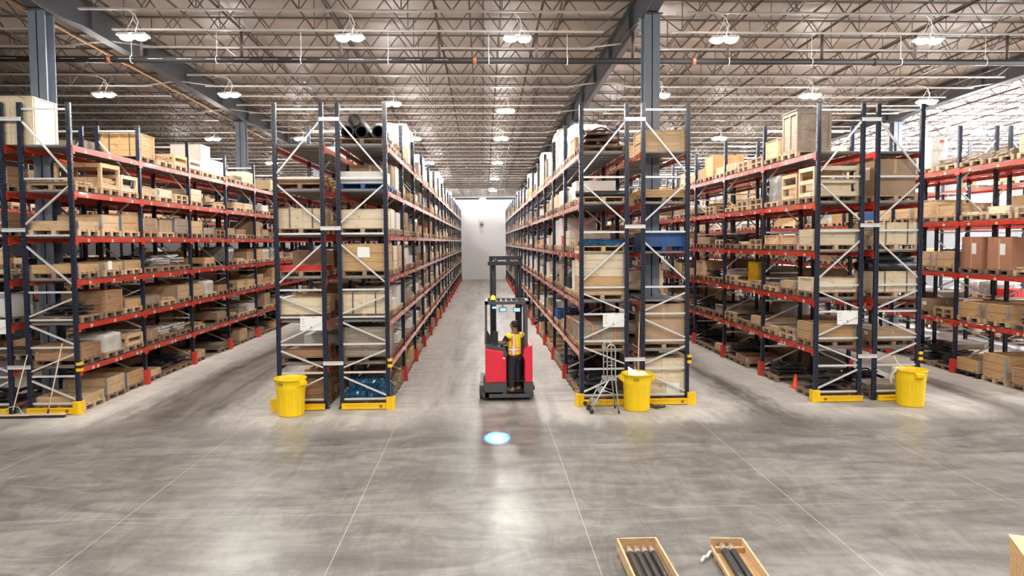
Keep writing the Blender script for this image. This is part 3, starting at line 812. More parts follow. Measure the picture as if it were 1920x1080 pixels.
def pick(level, key, b):
    r = RR.random(); tone = RR.choices(['pine','cream','honey','grey','brown'], [46,14,14,16,10])[0]
    if level <= 1:
        if tone in ('cream','pine') and RR.random() < .45: tone = RR.choice(['grey','brown','honey'])  # lower levels get darker wood: rack shade put into the tone
    maxh = .8 if level < 6 else 1.2
    if level == 6:
        if r < .26: return None
        if key in ('2R','3L') and b >= 2 and RR.random() < .45: return ('wrap', (RR.choice([.95,1.3]),), 'pine') if RR.random() < .6 else ('white', (RR.choice([.5,.85]),), 'pine')
        if r < .36: return ('boards', (RR.choice([.09,.18]), tone), 'pine')
        if r < .52: return ('case', (RR.choice([.5,.75,.36]), tone), 'pine')
        if r < .6: return ('carton', (RR.choice([.35,.55]),), 'pine')
        return ('crate', (RR.choice([1,2,2]), tone, True), 'pine')
    if level == 0:
        if r < .06: return None
        if r < .40: return ('steel', (RR.choice([1,2,3]), RR.choice(['steel','steel','rubber']), RR.choice([.2,.3,.45])), 'old')
        if r < .50: return ('boards', (RR.choice([.09,.18]), 'grey'), 'old')
        return ('crate', (RR.choice([1,1,2]), RR.choice(['grey','honey','brown','pine']), RR.random() < .3), 'old')
    if r < .09: return None
    if r < .15: return ('empty', (), RR.choice(['pine','old']))
    if key in ('4L','5L') and RR.random() < .3: return RR.choice([('empty',(),'pine'), ('steel',(2,'steel',.2),'old'), ('steel',(1,'rubber',.3),'old'), ('boards',(.09,'cream'),'pine'), None])
    inner = key in ('2R','3L')
    pal = 'pine' if RR.random() < .7 else 'old'
    if inner and r < .40: return ('white', (RR.choice([.25,.25,.5]),), pal)
    if r < .58: return ('crate', (RR.choices([1,2,3],[64,31,5])[0], tone, RR.random() < .4), pal)
    if r < .66: return ('case', (RR.choice([.26,.26,.36,.5]), tone), pal)
    if r < .75: return ('carton', (RR.choice([.25,.25,.35,.55]),), pal)
    if r < .79: return ('white', (RR.choice([.25,.25,.5]),), pal)
    if r < .82: return ('wrap', (.45,), pal) if RR.random() < .4 else ('wrap', (.5,'greywrap'), pal)
    if r < .91: return ('steel', (RR.choice([1,2,3]), RR.choice(['steel','steel','silver']), RR.choice([.2,.3])), 'old')
    if r < .98: return ('boards', (RR.choice([.09,.09,.18]), tone), pal)
    return ('bin', (RR.choice(['blueplastic','black','black','redplastic']), .3), pal)
# what the photograph shows in the nearest bays: (row, bay, level, slot)
OV = {
 ('3R',0,6,2): ('case',(.36,'pine'),'pine'),
 ('3R',0,6,1): None,
 ('4L',1,6,2): ('crate',(1,'pine',True),'pine'),
 # 2R, end seen from the camera
 ('2R',0,6,0): ('hoses',(), 'old'), ('2R',0,5,0): ('white',(.28,), 'blue'), ('2R',0,4,0): ('crate',(2,'cream',True),'pine'), ('2R',0,3,0): ('crate',(3,'honey',True),'pine'),
 ('2R',0,2,0): ('case',(.5,'cream','strap'),'old'), ('2R',0,1,0): ('case',(.75,'grey'),'old'), ('2R',0,0,0): ('bags',(), 'old'),
 ('2R',0,6,1): ('wrap',(.3,),'pine'), ('2R',0,6,2): ('boards',(.18,'brown'),'pine'), ('2R',0,5,1): ('carton',(.6,),'blue'), ('2R',0,5,2): ('white',(.6,),'pine'),
 ('2R',0,4,1): ('white',(.5,),'pine'), ('2R',0,4,2): ('white',(.5,),'pine'), ('2R',0,3,1): ('crate',(3,'cream',True),'pine'), ('2R',0,3,2): ('crate',(3,'pine',True),'pine'),
 ('2R',1,6,0): ('boards',(.18,'honey'),'pine'), ('2R',1,6,1): ('crate',(2,'pine',True),'pine'), ('2R',1,6,2): ('wrap',(1.3,),'pine'), ('2R',2,6,0): ('wrap',(1.3,),'pine'),
 # 2L end
 ('2L',0,6,0): None, ('2L',0,5,0): ('boards',(.18,'honey'),'old'), ('2L',0,4,0): ('case',(.5,'cream','strap'),'pine'), ('2L',0,3,0): ('bin',('redplastic',.12),'pine'), ('2L',0,2,0): ('crate',(2,'cream',True),'old'),
 ('2L',0,1,0): ('crate',(1,'brown',False),'old'), ('2L',0,0,0): ('case',(.5,'brown'),'old'), ('2L',0,3,1): ('carton',(.5,),'pine'), ('2L',0,6,1): None, ('2L',0,6,2): None,
 # 3L end
 ('3L',0,6,0): ('rust',(),'old'), ('3L',0,5,0): ('pipe',(), 'pine'), ('3L',0,4,0): ('tarp',(), 'honeyp'), ('3L',0,3,0): ('stack3',(), 'pine'), ('3L',0,2,0): ('steel',(2,'steel',.3),'old'),
 ('3L',0,1,0): ('case',(.5,'grey','orangestrap'),'honeyp'), ('3L',0,0,0): ('steel',(3,'rubber',.45),'old'), ('3L',0,6,1): ('case',(.36,'pine'),'pine'), ('3L',0,6,2): ('wrap',(.95,),'pine'), ('3L',1,6,0): ('wrap',(.95,),'pine'),
 ('3L',0,3,1): ('white',(.75,),'pine'), ('3L',1,6,1): ('white',(.5,),'pine'), ('3L',1,6,2): ('wrap',(1.3,),'pine'), ('3L',2,6,0): ('wrap',(1.3,),'pine'), ('3L',2,6,1): ('white',(.85,),'pine'),
 # 3R end
 ('3R',0,6,0): ('case2',(), None), ('3R',0,5,0): ('boards',(.18,'honey'),'pine'), ('3R',0,4,0): ('bin',('blueplastic',.3),'blue'), ('3R',0,3,0): None, ('3R',0,2,0): ('case',(.36,'honey'),'old'),
 ('3R',0,1,0): ('carton',(.95,),'pine'), ('3R',0,0,0): ('case',(.95,'cream'),'old'),
 # 4L
 ('4L',0,6,0): None, ('4L',0,6,1): ('crate_narrow',(),'pine'), ('4L',0,6,2): ('case',(.5,'pine'),'pine'), ('4L',0,5,0): ('slat',(.7,'cream'),'pine'), ('4L',0,5,1): ('slat',(.7,'pine'),'pine'), ('4L',0,5,2): ('wrap',(.75,'greywrap'),'pine'),
 ('4L',1,6,0): ('empty',(),'pine'), ('4L',1,6,1): ('empty',(),'pine'), ('4L',0,4,0): ('crate',(2,'cream',True),'pine'), ('4L',0,4,1): ('case',(.36,'pine'),'pine'), ('4L',0,4,2): ('case',(.36,'honey'),'pine'),
 ('4L',0,3,0): ('case',(.36,'cream'),'old'), ('4L',0,2,0): ('white',(.25,),'old'), ('4L',0,1,0): ('crate',(1,'pine',True),'old'), ('4L',0,0,0): ('steel',(1,'steel',.45),'old'), ('4L',0,0,1): None, ('4L',0,1,1): ('case',(.36,'grey'),'old'),
 ('4L',0,2,1): ('case',(.36,'grey'),'pine'), ('4L',0,0,2): ('steel',(3,'steel',.3),'old'),
 # 4R
 ('4R',0,6,0): None, ('4R',0,6,1): None, ('4R',0,6,2): None, ('4R',0,5,0): ('carton',(.9,),'pine'), ('4R',0,4,0): ('case',(.5,'cream','strap'),'pine'), ('4R',0,3,0): ('whitepipes',(), 'pine'), ('4R',0,2,0): ('boards',(.09,'grey'),'old'),
 ('4R',0,1,0): ('carton',(.25,),'old'), ('4R',0,0,0): ('boards',(.18,'grey'),'old'),
 # 1R
 ('1R',0,6,0): ('fluebox',(),None), ('1R',0,6,1): None, ('1R',0,6,2): None, ('1R',1,6,0): ('case',(.6,'honey','strap'),'pine'), ('1R',1,6,1): ('boards',(.18,'pine'),'pine'), ('1R',1,6,2): ('slat',(.3,'pine'),'pine'),
 ('1R',2,6,0): ('slat',(.3,'cream'),'pine'), ('1R',2,6,1): ('white',(.95,),'pine'), ('1R',2,6,2): ('white',(.5,),'pine'),
 ('1R',0,5,0): ('boards',(.09,'pine'),'pine'), ('1R',0,5,1): ('slat',(.6,'pine'),'pine'), ('1R',0,5,2): ('slat',(.45,'cream'),'pine'), ('1R',1,5,0): ('crate',(1,'pine',True),'pine'), ('1R',1,5,1): ('crate',(1,'cream',True),'pine'), ('1R',1,5,2): ('empty',(),'pine'),
 ('1R',0,4,0): ('crate',(1,'pine',True),'pine'), ('1R',0,4,1): ('crate',(2,'pine',True),'pine'), ('1R',0,4,2): ('crate',(2,'honey',True),'pine'), ('1R',1,4,0): ('crate',(2,'brown',True),'pine'), ('1R',1,4,1): ('carton',(.35,),'pine'),
 ('1R',0,3,0): ('crate',(1,'honey',False),'pine'), ('1R',0,3,1): ('crate',(1,'pine',False),'pine'), ('1R',0,3,2): ('crate',(1,'honey',True),'pine'),
 ('1R',0,2,0): ('steel',(2,'steel',.3),'old'), ('1R',0,2,1): ('case',(.5,'brown'),'old'), ('1R',0,2,2): ('crate',(1,'honey',True),'pine'),
 ('1R',0,1,0): ('case',(.36,'brown'),'old'), ('1R',0,1,1): ('wrap',(.45,),'pine'), ('1R',0,1,2): ('slat',(.3,'pine'),'pine'),
 ('1R',0,0,0): ('crate',(1,'pine',False),'pine'), ('1R',0,0,1): ('crate',(2,'pine',False),'old'), ('1R',0,0,2): ('crate',(2,'honey',False),'old'),
 # 5L
 ('5L',1,6,0): ('boards',(.18,'grey'),'pine'), ('5L',1,6,1): ('roll',(),'pine'), ('5L',1,6,2): None, ('5L',0,6,2): ('boards',(.18,'grey'),'pine'), ('5L',0,6,1): ('boards',(.18,'grey'),'pine'),
 ('5L',0,5,2): ('boards',(.09,'cream'),'pine'), ('5L',1,5,0): ('case',(.36,'pine'),'pine'), ('5L',1,5,1): ('case',(.5,'pine'),'pine'), ('5L',1,5,2): ('crate',(2,'pine',True),'pine'),
 ('5L',0,4,2): ('carton',(.9,'cartonred'),'old'), ('5L',0,4,1): ('carton',(.9,'cartonred'),'old'), ('5L',1,4,0): ('crate',(2,'pine',True),'pine'), ('5L',1,4,1): ('crate',(2,'pine',True),'pine'),
 ('5L',0,2,2): ('crate',(2,'honey',True),'pine'), ('5L',1,2,0): ('empty',(),'pine'), ('5L',1,2,1): ('carton',(.35,),'old'), ('5L',0,0,2): ('crate',(2,'honey',False),'black'), ('5L',0,0,1): ('crate',(3,'honey',True),'pine'), ('5L',1,0,0): ('steel',(2,'rubber',.45),'old'), ('5L',1,0,1): ('steel',(3,'rubber',.45),'old'),
 ('5L',0,2,1): ('crate',(2,'honey',True),'pine'),
}
REMAP = {'3L':{6:5,5:4,4:3,3:2,1:1,0:0},'5L':{6:4,5:3,4:2,2:1,0:0}}
for k_ in ('3R','4L','4R'): REMAP[k_] = REMAP['3L']
OV = {(k[0],k[1],REMAP[k[0]][k[2]] if k[0] in REMAP else k[2],k[3]): v for k, v in OV.items() if k[0] not in REMAP or k[2] in REMAP[k[0]]}
OV.update({('4L',0,1,0):('crate',(2,'honey',True),'old'), ('4L',0,1,1):('empty',(),'pine'), ('4L',0,1,2):('boards',(.09,'pine'),'pine'), ('4L',1,1,0):('crate',(1,'pine',True),'pine'), ('4L',1,1,1):('steel',(1,'steel',.2),'old'),
  ('4L',0,2,1):('crate',(1,'pine',True),'old'), ('4L',0,2,2):('boards',(.09,'grey'),'pine'), ('4L',1,2,0):('boards',(.09,'grey'),'pine'), ('4L',1,2,1):('drum',(),'pine'), ('4L',1,2,2):('empty',(),'pine'),
  ('4L',0,3,1):('case',(.26,'pine'),'old'), ('4L',0,3,2):('case',(.26,'pine'),'old'), ('4L',1,3,0):('empty',(),'pine'), ('4L',1,3,1):('boards',(.09,'cream'),'pine'), ('4L',1,3,2):('steel',(2,'rubber',.3),'old'),
  ('4L',1,4,0):('empty',(),'pine'), ('4L',1,4,1):('empty',(),'pine'), ('4L',1,4,2):('boards',(.09,'honey'),'pine'), ('4L',0,4,2):('wrap',(.75,'greywrap'),'pine'),
  ('5L',0,3,1):('crate',(1,'cream',True),'pine'), ('5L',1,0,2):None, ('5L',1,1,2):None, ('3L',0,4,1):('white',(.5,),'pine'), ('3L',0,4,2):('wrap',(.45,),'pine'), ('3L',1,4,0):('white',(.25,),'pine'),
  ('3L',0,3,1):('empty',(),'pine'), ('3L',0,3,2):('crate',(2,'cream',True),'pine'), ('3L',1,3,0):('bin',('redplastic',.3),'pine'), ('3L',1,3,1):('white',(.8,),'pine'), ('3L',1,3,2):('white',(.8,),'pine')})
items = []      # every pallet place: row, bay, level, slot, spec
NOTES = {('2R',0,3,0): (-.02,.30,.30,.24), ('3R',0,0,0): (.22,.05,.34,.28), ('1R',0,3,1): (-.2,.02,.2,.2)}
SLOTW = ['near','middle','far']
LVN = ['floor','first','second','third','fourth','fifth','top']
for key, (x0, x1, side, phrase) in ROWS.items():
    for b in range(NB):
        NL = len(LVS.get(key, LV))
        for lv in range(NL):
            for sl in range(3):
                sp = pick(6 if lv == NL-1 else min(lv, 5), key, b)
                if key not in FULL:
                    if key in ('2L','3R','4R'):
                        if b > 5: continue
                        if b and RR.random() < .25: continue
                    elif key in ('1L','5R'):
                        if b > 9 or RR.random() < .2: continue
                    else:
                        if b > 8 or RR.random() < .25: continue
                if key == '3R' and b == 0 and sl == 1: continue
                if key == '3R' and b == 4 and sl == 2: continue
                sp = OV.get((key,b,lv,sl), sp) if (key,b,lv,sl) in OV else sp
                if sp is None: continue
                xm = (x0+x1)/2; y = Y0 + b*BAY + BAY*(sl+.5)/3
                if key == '3R' and b == 0 and sl == 0: y -= .0
                if key in ('1L','1R') : 
                    pass
                z = LVS.get(key, LV)[lv] + (.0975 if lv else 0)
                d = math.hypot(xm, y)
                sc = (abs(xm)/d + .35)/d**2 * (1 if key in FULL else .9 if b == 0 and sl == 0 else .18)
                if b == 0 and sl == 0 and key in END: sc *= 3
                items.append((sc, key, b, lv, sl, sp, xm, y, z, phrase))
items.sort(key=lambda t: -t[0])
LIM = 290
count = {}; far_p = MB(); far_c = {}; far_list = []
FARM = ['pine','cream','honey','grey','brown','carton','whitebox','wrap','steel','blueplastic']
def place_text(key, b, lv, sl, phrase):
    if lv == 0: return 'on floor, bay %s, %s slot, %s' % (NUM[b+1], SLOTW[sl], phrase)
    return 'on %s level, bay %s, %s slot, %s' % ('top' if lv == len(LVS.get(key, LV))-1 else LVN[lv], NUM[b+1], SLOTW[sl], phrase)
def clip(words, n=16):
    return ' '.join(words.split()[:n])
def put(d, desc, where, x, y, z, sc=None, detail=True, group=None, rz=0):
    name = d['name']
    o = obj(name, d['mesh'], None, (x,y,z), (0,0,rz), sc)
    tag(o, clip(desc + ' ' + where), d['cat'], group or (d['cat'] + 's on the racks'))
    if detail:
        for pn, pm in d['parts']: obj(pn, pm, o)
    return o
PALN = {'pine':'pine', 'old':'dark', 'blue':'blue plastic', 'black':'black plastic', 'honeyp':'honey-coloured'}
PAL['honeyp'] = pallet_mesh(M['honey'])
def pallet(kind, where, x, y, z, rz=0):
    o = obj('pallet', PAL[kind], None, (x,y,z), (0,0,rz))
    tag(o, clip(PALN[kind] + ' pallet ' + where), 'pallet', 'pallets on the racks'); return o
for sc_, key, b, lv, sl, sp, x, y, z, phrase in items:
    kind, a, pal = sp
    where = place_text(key, b, lv, sl, phrase)
    rj = random.Random(hash((key.__hash__() if False else sum(map(ord,key)), b, lv, sl)))
    y += rj.uniform(-.02,.02) if not (b == 0 and sl == 0) else .02
    x += rj.uniform(-.02,.02); rz = rj.uniform(-.012,.012)
    if any(abs(y-c) < .75 for c in CY) and key in ('1L','1R'): x += .035 if key == '1R' else -.035
    if pal:
        count['pallet'] = count.get('pallet', 0) + 1
        if count['pallet'] <= LIM: pallet(pal, where, x, y, z, rz)
        else:
            q = far_p; mi = 0 if pal in ('pine','honeyp') else 1
            q.box(x-D_/2, y-W_/2, z+.10, x+D_/2, y+W_/2, z+.144, mi)
            for c in (-D_/2+.05, 0, D_/2-.05):
                for e in (-W_/2+.06, 0, W_/2-.06): q.box(x+c-.05, y+e-.06, z, x+c+.05, y+e+.06, z+.10, mi)
        z += .1445
    detail = sc_ > .0011
    s3 = (rj.uniform(.96,1), rj.uniform(.9,1.0), rj.uniform(.92,1.08))
    if kind == 'empty':
        count['pallet'] += 1
        if count['pallet'] <= LIM: tag(pallet(pal, where, x, y, z, rz), clip('upper empty ' + PALN[pal] + ' pallet ' + where), 'pallet', 'pallets on the racks')
        continue
    if kind == 'hoses':
        hm = hoses()['mesh']
        for i, (dx, dz, n) in enumerate(((-.33,.157,'outer'),(.0,.157,'middle'),(.40,.157,'aisle-side'),(-.16,.43,'upper'))):
            o = obj('rubber_hose', hm, None, (x+dx, y-.45, z+dz), (-PI/2,0,0)); tag(o, n + ' black rubber hose lying on the top level over the blue-bag row', 'hose', 'rubber hoses')
        continue
    if kind == 'bags':
        for i, (dx, dy, dz, w) in enumerate(((-.27,-.2,0,.27),(.27,-.22,0,.27),(-.26,.24,0,.26),(.28,.24,0,.26),(-.2,.02,.22,.28),(.27,.03,.22,.25))):
            me = lumpy(MB(), w, .22, .25, 40+i, .026, 12, 0, False).mesh('blue_bag', M['bluebag'])
            o = obj('blue_bag', me, None, (x+dx, y+dy, z+dz)); tag(o, ['front outer','front aisle-side','back outer','back aisle-side','upper outer','upper aisle-side'][i] + ' shiny blue bag heaped on the floor pallet', 'bag', 'blue bags')
        continue
    if kind == 'pipe':
        mb = MB(); 
        o = obj('black_pipe', cached('bp', lambda: MB().cyl((-.62,0,0),(.62,0,0),.075,16).mesh('black_pipe', M['rubber'])), None, (x-.05, y-.33, z+.076)); tag(o, 'black pipe lying across the pallet on fourth level, row behind the stepladder', 'pipe')
        put(boards(.18,'honey'), 'bundle of honey boards', 'behind the black pipe, fourth level, stepladder row', x, y+.12, z, (1,.66,1)); continue
    if kind == 'tarp':
        me = lumpy(MB(), .52, .44, .16, 77, .022, 13, 0, False).mesh('blue_tarp', M['bluebag']); o = obj('blue_tarp_bundle', me, None, (x,y,z)); tag(o, 'crumpled blue tarp bundle on third level, row behind the stepladder', 'tarp'); continue
    if kind == 'stack3':
        for i, (n, t_) in enumerate(((1,'pine'),(1,'honey'),(3,'cream'))):
            d = crate(n, t_, True); put(d, ['lowest','middle yellowish','upper pale'][i] + ' crate of the stack', 'on second level, row behind the stepladder', x, y, z); z += d['h']+.001
        continue
    if kind == 'case2':
        for i in range(2):
            d = wcase(.26, 'pine'); put(d, ['lower','upper'][i] + ' long pine case of two', 'stacked on top level, row behind paper-filled bin', x, y, z, (.97,.96,1)); z += .261
        continue
    if kind == 'fluebox':
        put(wcase(1.12, 'cream'), 'big pale wooden case', 'standing across the gap, top level, row behind the brooms', -11.05, 17.53, z); continue
    if kind == 'crate_narrow':
        mb = MB(); mb.box(-.42,-.42,0,.42,.42,1.06)
        mf = MB()
        for sx in (-1,1):
            for sy in (-1,1):
                mf.box(sx*.42-.035, sy*.42-.035, 0, sx*.42+.035, sy*.42+.035, 1.06)
            mf.box(sx*.435-.02,-.385,0,sx*.435+.02,.385,.09); mf.box(sx*.435-.02,-.385,.97,sx*.435+.02,.385,1.06); mf.box(sx*.435-.02,-.04,.09,sx*.435+.02,.04,.97)
            mf.box(-.385,sx*.435-.02,0,.385,sx*.435+.02,.09); mf.box(-.385,sx*.435-.02,.97,.385,sx*.435+.02,1.06); mf.box(-.04+.1,sx*.435-.02,.09,.04+.1,sx*.435+.02,.97)
        mf.box(-.48,-.48,1.06,.48,.48,1.085)
        put(dict(name='framed_case', cat='wooden case', mesh=mb.mesh('framed_panel', M['oldply']), parts=[('frame', mf.mesh('framed_battens', M['grey']))]), 'tall weathered framed wooden case', 'on top level, second place, row by the orange cone', 8.64, y, z); continue
    if kind == 'drum':
        mb = MB(); mb.lathe([(0,0),(.24,0),(.25,.02),(.25,.18),(.258,.2),(.25,.22),(.25,.40),(.258,.42),(.25,.44),(.25,.60),(.24,.62),(0,.62)], 20)
        tag(obj('yellow_drum', mb.mesh('yellow_drum', M['yguard']), None, (x-.1, y, z)), 'yellow drum on second level, bay two, row by the orange cone', 'drum'); continue
    if kind == 'roll':
        put(wrapped(.95), 'tall white wrapped roll with a red tag', 'on the top level, row past the bagged bin', x-.22, y, z, (.5,.6,1.05))
        mb = MB(); mb.box(-.06,-.004,-.04,.06,.004,.04); o = obj('red_tag', mb.mesh('red_tag', M['redplastic']), None, (x-.18, y-.30, z+.82)); tag(o, 'red tag stuck on the tall white wrapped roll', 'tag'); continue
    if kind == 'whitepipes':
        d = wcase(.5, 'cream', 'strap'); put(d, 'pale strapped wooden case under black pipes', 'second level, row behind the bagged bin', x, y, z); z += .505
        pm = cached('wp', lambda: MB().lathe([(.085,-.62),(.115,-.62),(.115,.62),(.085,.62),(.085,-.62)],18).mesh('black_drain_pipe', M['rubber']))
        for i, (dy, dz) in enumerate(((-.24,.118),(0,.118),(.24,.118),(-.12,.32),(.12,.32))):
            o = obj('drain_pipe', pm, None, (x, y+dy, z+dz), (0,PI/2,0)); tag(o, ['front lower','middle lower','rear lower','front upper','rear upper'][i] + ' black pipe on the pale case, bagged bin row', 'pipe', 'black pipes on the case')
        continue
    d = build(kind, a); nm = d['name']
    count[nm] = count.get(nm, 0) + 1
    if count[nm] <= LIM:
        o = put(d, describe(kind, a), where, x, y, z, s3, detail, None, rz)
        if (key,b,lv,sl) in NOTES:
            fx, fz, ww, hh = NOTES[key,b,lv,sl]
            if key == '1R': me = MB().box(D_/2-.012, fx-ww/2, fz, D_/2-.004, fx+ww/2, fz+hh).mesh('label_sheet', M['paper'])
            else: me = MB().box(fx-ww/2, -W_/2-.008, fz, fx+ww/2, -W_/2+.012, fz+hh).mesh('label_sheet', M['paper'])
            obj('label_sheet', me, o)
    else:
        mk = {'carton':'carton','white':'whitebox','wrap':'wrap','steel':'steel','rust':'steel','bin':'blueplastic'}.get(kind) or (a[1] if kind in ('crate','case','boards','slat') else 'pine')
        q = far_c.setdefault(nm, MB()); h = d['h']*s3[2]; X_, Y_ = D_/2-.02, (W_/2-.02)*s3[1]
        mi = FARM.index(mk) if mk in FARM else 0
        if kind == 'crate':
            for i in range(a[0]): q.box(x-X_, y-Y_, z+i*.2+.004, x+X_, y+Y_, z+i*.2+.194, mi)
        else: q.box(x-X_, y-Y_, z, x+X_, y+Y_, z+h, mi)
if far_p.v:
    tag(obj('pallet_stock', far_p.mesh('far_pallets', [M['pallet'], M['palletdark']])), 'remaining wooden pallets receding along the far rack bays', 'pallets', None, 'stuff')
for nm, q in far_c.items():
    tag(obj(nm + '_stock', q.mesh('far_' + nm, [M[k] for k in FARM])), 'remaining ' + nm.replace('_', ' ') + ' stock receding along the far rack bays', nm.split('_')[-1] + ' stock', None, 'stuff')
print('COUNTS', count)

# ------------------------------------------------------------------ yellow bins
def bin_(x, y, label, rz, label_a):
    t = thing('waste_bin', label, 'waste bin', (x, y, 0), rz, 'yellow round waste bins')
    prof = [(0,.012),(.275,.012),(.285,0),(.292,.02),(.325,.60),(.334,.615),(.340,.70),(.352,.84),(.368,.845),(.372,.862),(.362,.875),(.345,.868),(.33,.80),(.315,.55),(.28,.05),(0,.04)]
    mb = MB(); mb.lathe(prof, 40)
    for k in range(12):
        a = 2*PI*k/12; c, s_ = math.cos(a), math.sin(a)
        mb.bar((.294*c,.294*s_,.03),(.322*c,.322*s_,.57), .035, .008, up=(c,s_,0))
    obj('bin_body', mb.mesh('bin_body', M['yellow']), t)
    for a in (0, PI):
        c, s_ = math.cos(a), math.sin(a); q = (-s_, c)
        mb = MB()
        for k in (-1, 1): mb.prism([(.335,.66),(.345,.84),(.43,.80),(.43,.74)], 1, k*.085-.012, k*.085+.012)
        mb.prism([(.405,.735),(.425,.80),(.435,.80),(.435,.735)], 1, -.097, .097); mb.prism([(.345,.825),(.435,.79),(.435,.80),(.345,.845)], 1, -.097, .097)
        o = obj('handle', mb.mesh('bin_handle', M['yellow']), t, (0,0,0), (0,0,a))
    mb = MB(); mb.box(.342,-.055,.735,.357,.055,.785, 0); mb.box(.355,-.04,.748,.3585,.04,.772, 1)
    obj('badge', mb.mesh('bin_badge', [M['ink'], M['yguard']]), t, (0,0,0), (0,0,label_a-rz))
    return t
bin_(-4.50, 16.40, 'empty yellow round bin before the rack end, its inside showing', .45-PI/2+.55, -PI/2-.45)
bin_(3.60, 16.38, 'yellow round bin filled with white paper waste', .12, -PI/2-.25)
bin_(10.22, 16.36, 'yellow round bin with a clear bag drooping over its rim', -PI/2-.05, PI/2)
# paper in the second bin, bag and stick in the third
def sheet(name, pts, mat, thick=.004):
    mb = MB(); n = len(pts); v = [Vector(p) for p in pts]; nn = (v[1]-v[0]).cross(v[2]-v[0]).normalized()*thick
    mb._add(v + [p+nn for p in v], [tuple(range(n))[::-1], tuple(range(n,2*n))] + [(i,(i+1) % n,n+(i+1) % n,n+i) for i in range(n)])
    return fix_normals(mb.mesh(name, mat))
o = obj('paper_sheet', sheet('paper_a', [(-.24,-.2,.82),(.12,-.26,.84),(-.02,-.1,.90),(-.22,-.02,1.03)], M['paper']), None, (3.6,16.38,0)); tag(o, 'folded white paper sheet jutting from the filled yellow bin', 'paper')
o = obj('paper_sheet', sheet('paper_b', [(.0,-.2,.83),(.26,-.1,.84),(.2,.12,.88),(-.05,.1,.87)], M['paper']), None, (3.6,16.38,0)); tag(o, 'white paper sheet lying flat at the filled bin rim', 'paper')
mb = MB(); lumpy(mb, .22, .22, .22, 5, .03, 6); o = obj('waste_heap', mb.mesh('waste_heap', M['greywrap']), None, (3.6,16.38,.6)); tag(o, 'grey crumpled waste heap inside the paper-filled bin', 'waste')
mb = MB(); mb.cyl((.0,.0,.60),(-.02,.12,.98),.012,8); o = obj('waste_tube', mb.mesh('waste_tube', M['white']), None, (3.6,16.38,0)); tag(o, 'thin white tube standing in the paper-filled bin', 'tube')
mb = MB()
cols = 9; vs = []; 
for j, (r, z) in enumerate(((.30,.80),(.345,.885),(.385,.89),(.40,.84),(.42,.76),(.46,.66),(.44,.58),(.42,.55))):
    for i in range(cols):
        u = i/(cols-1); a = PI*.93 + .55*(u-.5)*(1.6 if j < 4 else 1.25-.12*j); w = .02*math.sin(7*u+j)
        vs.append(((r+w)*math.cos(a), (r+w)*math.sin(a)+.01*math.sin(5*u*j), z + .03*math.sin(9*u) - (.10*abs(u-.45) if j > 5 else 0)))
fs = [(j*cols+i, j*cols+i+1, (j+1)*cols+i+1, (j+1)*cols+i) for j in range(7) for i in range(cols-1)]
mb._add(vs, fs, 0, True); me = mb.mesh('bin_bag', M['bag'])
o = obj('bin_bag', me, None, (10.22,16.36,0)); sm = o.modifiers.new('s','SOLIDIFY'); sm.thickness = .006; tag(o, 'clear plastic bag drooping from the yellow bin before the steel sheets', 'plastic bag')
mb = MB(); mb.cyl((.05,.05,.42),(-.30,.22,1.16),.018,8); o = obj('wooden_stick', mb.mesh('wooden_stick', M['pole']), None, (10.22,16.36,0)); tag(o, 'pale wooden stick poking out of the bagged yellow bin', 'stick')

# ------------------------------------------------------------------ brooms
def broom(cx_, y, w, top, label, brace):
    t = thing('push_broom', label, 'broom', (cx_, y, 0), 0, 'push brooms')
    mb = MB(); mb.box(-w/2, -.035, .06, w/2, .035, .095); obj('head', mb.mesh('broom_head', M['pole']), t)
    mb = MB()
    n = 26
    for i in range(n):
        c = -w/2+.01+(w-.02)*(i+.5)/n; mb.prism([(-.03,.06),(.03,.06),(.045,0),(-.045,0)], 0, c-(w-.02)/n*.5, c+(w-.02)/n*.48)
    obj('bristles', mb.mesh('broom_bristles', M['black']), t)
    mb = MB(); p = Vector((0,.0,.095)); q = Vector(top)-Vector((cx_,y,0)); mb.cyl(p, q, .0135, 10); obj('handle', mb.mesh('broom_handle', M['pole']), t)
    mb = MB(); mb.cyl((0,0,.09), p+(q-p)*.06, .022, 8); obj('socket', mb.mesh('broom_socket', M['black']), t)
    if brace:
        mb = MB(); k = p+(q-p)*.13
        for s_ in (-1,1): mb.tube([k, k+Vector((s_*.10,0,-.02)), Vector((s_*.2,0,.17)), Vector((s_*.26,0,.095))], .008, 6)
        obj('brace', mb.mesh('broom_brace', M['silver']), t)
broom(-10.08, 16.50, .80, (-9.93,16.90,1.66), 'push broom with plain pole leaning on the rack end', False)
broom(-10.86, 16.46, .80, (-10.74,16.90,1.40), 'push broom with wire braces leaning by the rack gap', True)
t = thing('long_broom', 'wooden-handled broom standing in the gap behind the paper-filled bin', 'broom', (3.67,16.98,0))
mb = MB(); mb.cyl((.05,-.1,.12),(.12,.0,2.0),.0135,10); obj('handle', mb.mesh('broom_handle', M['pole']), t)
mb = MB(); mb.box(-.12,-.14,.0,.2,-.06,.14); obj('head', mb.mesh('broom_head', M['black']), t)
mb = MB(); mb.box(-.14,-.12,.006,.16,.12,.012); mb.box(-.14,-.12,.012,.16,-.10,.05); mb.bar((.0,.12,.02),(.0,.36,.05),.03,.02)
o = obj('dust_pan', mb.mesh('dust_pan', M['black']), None, (4.12,16.52,0), (0,0,.5)); tag(o, 'flat black dust pan on the floor beside the paper-filled bin', 'dust pan')

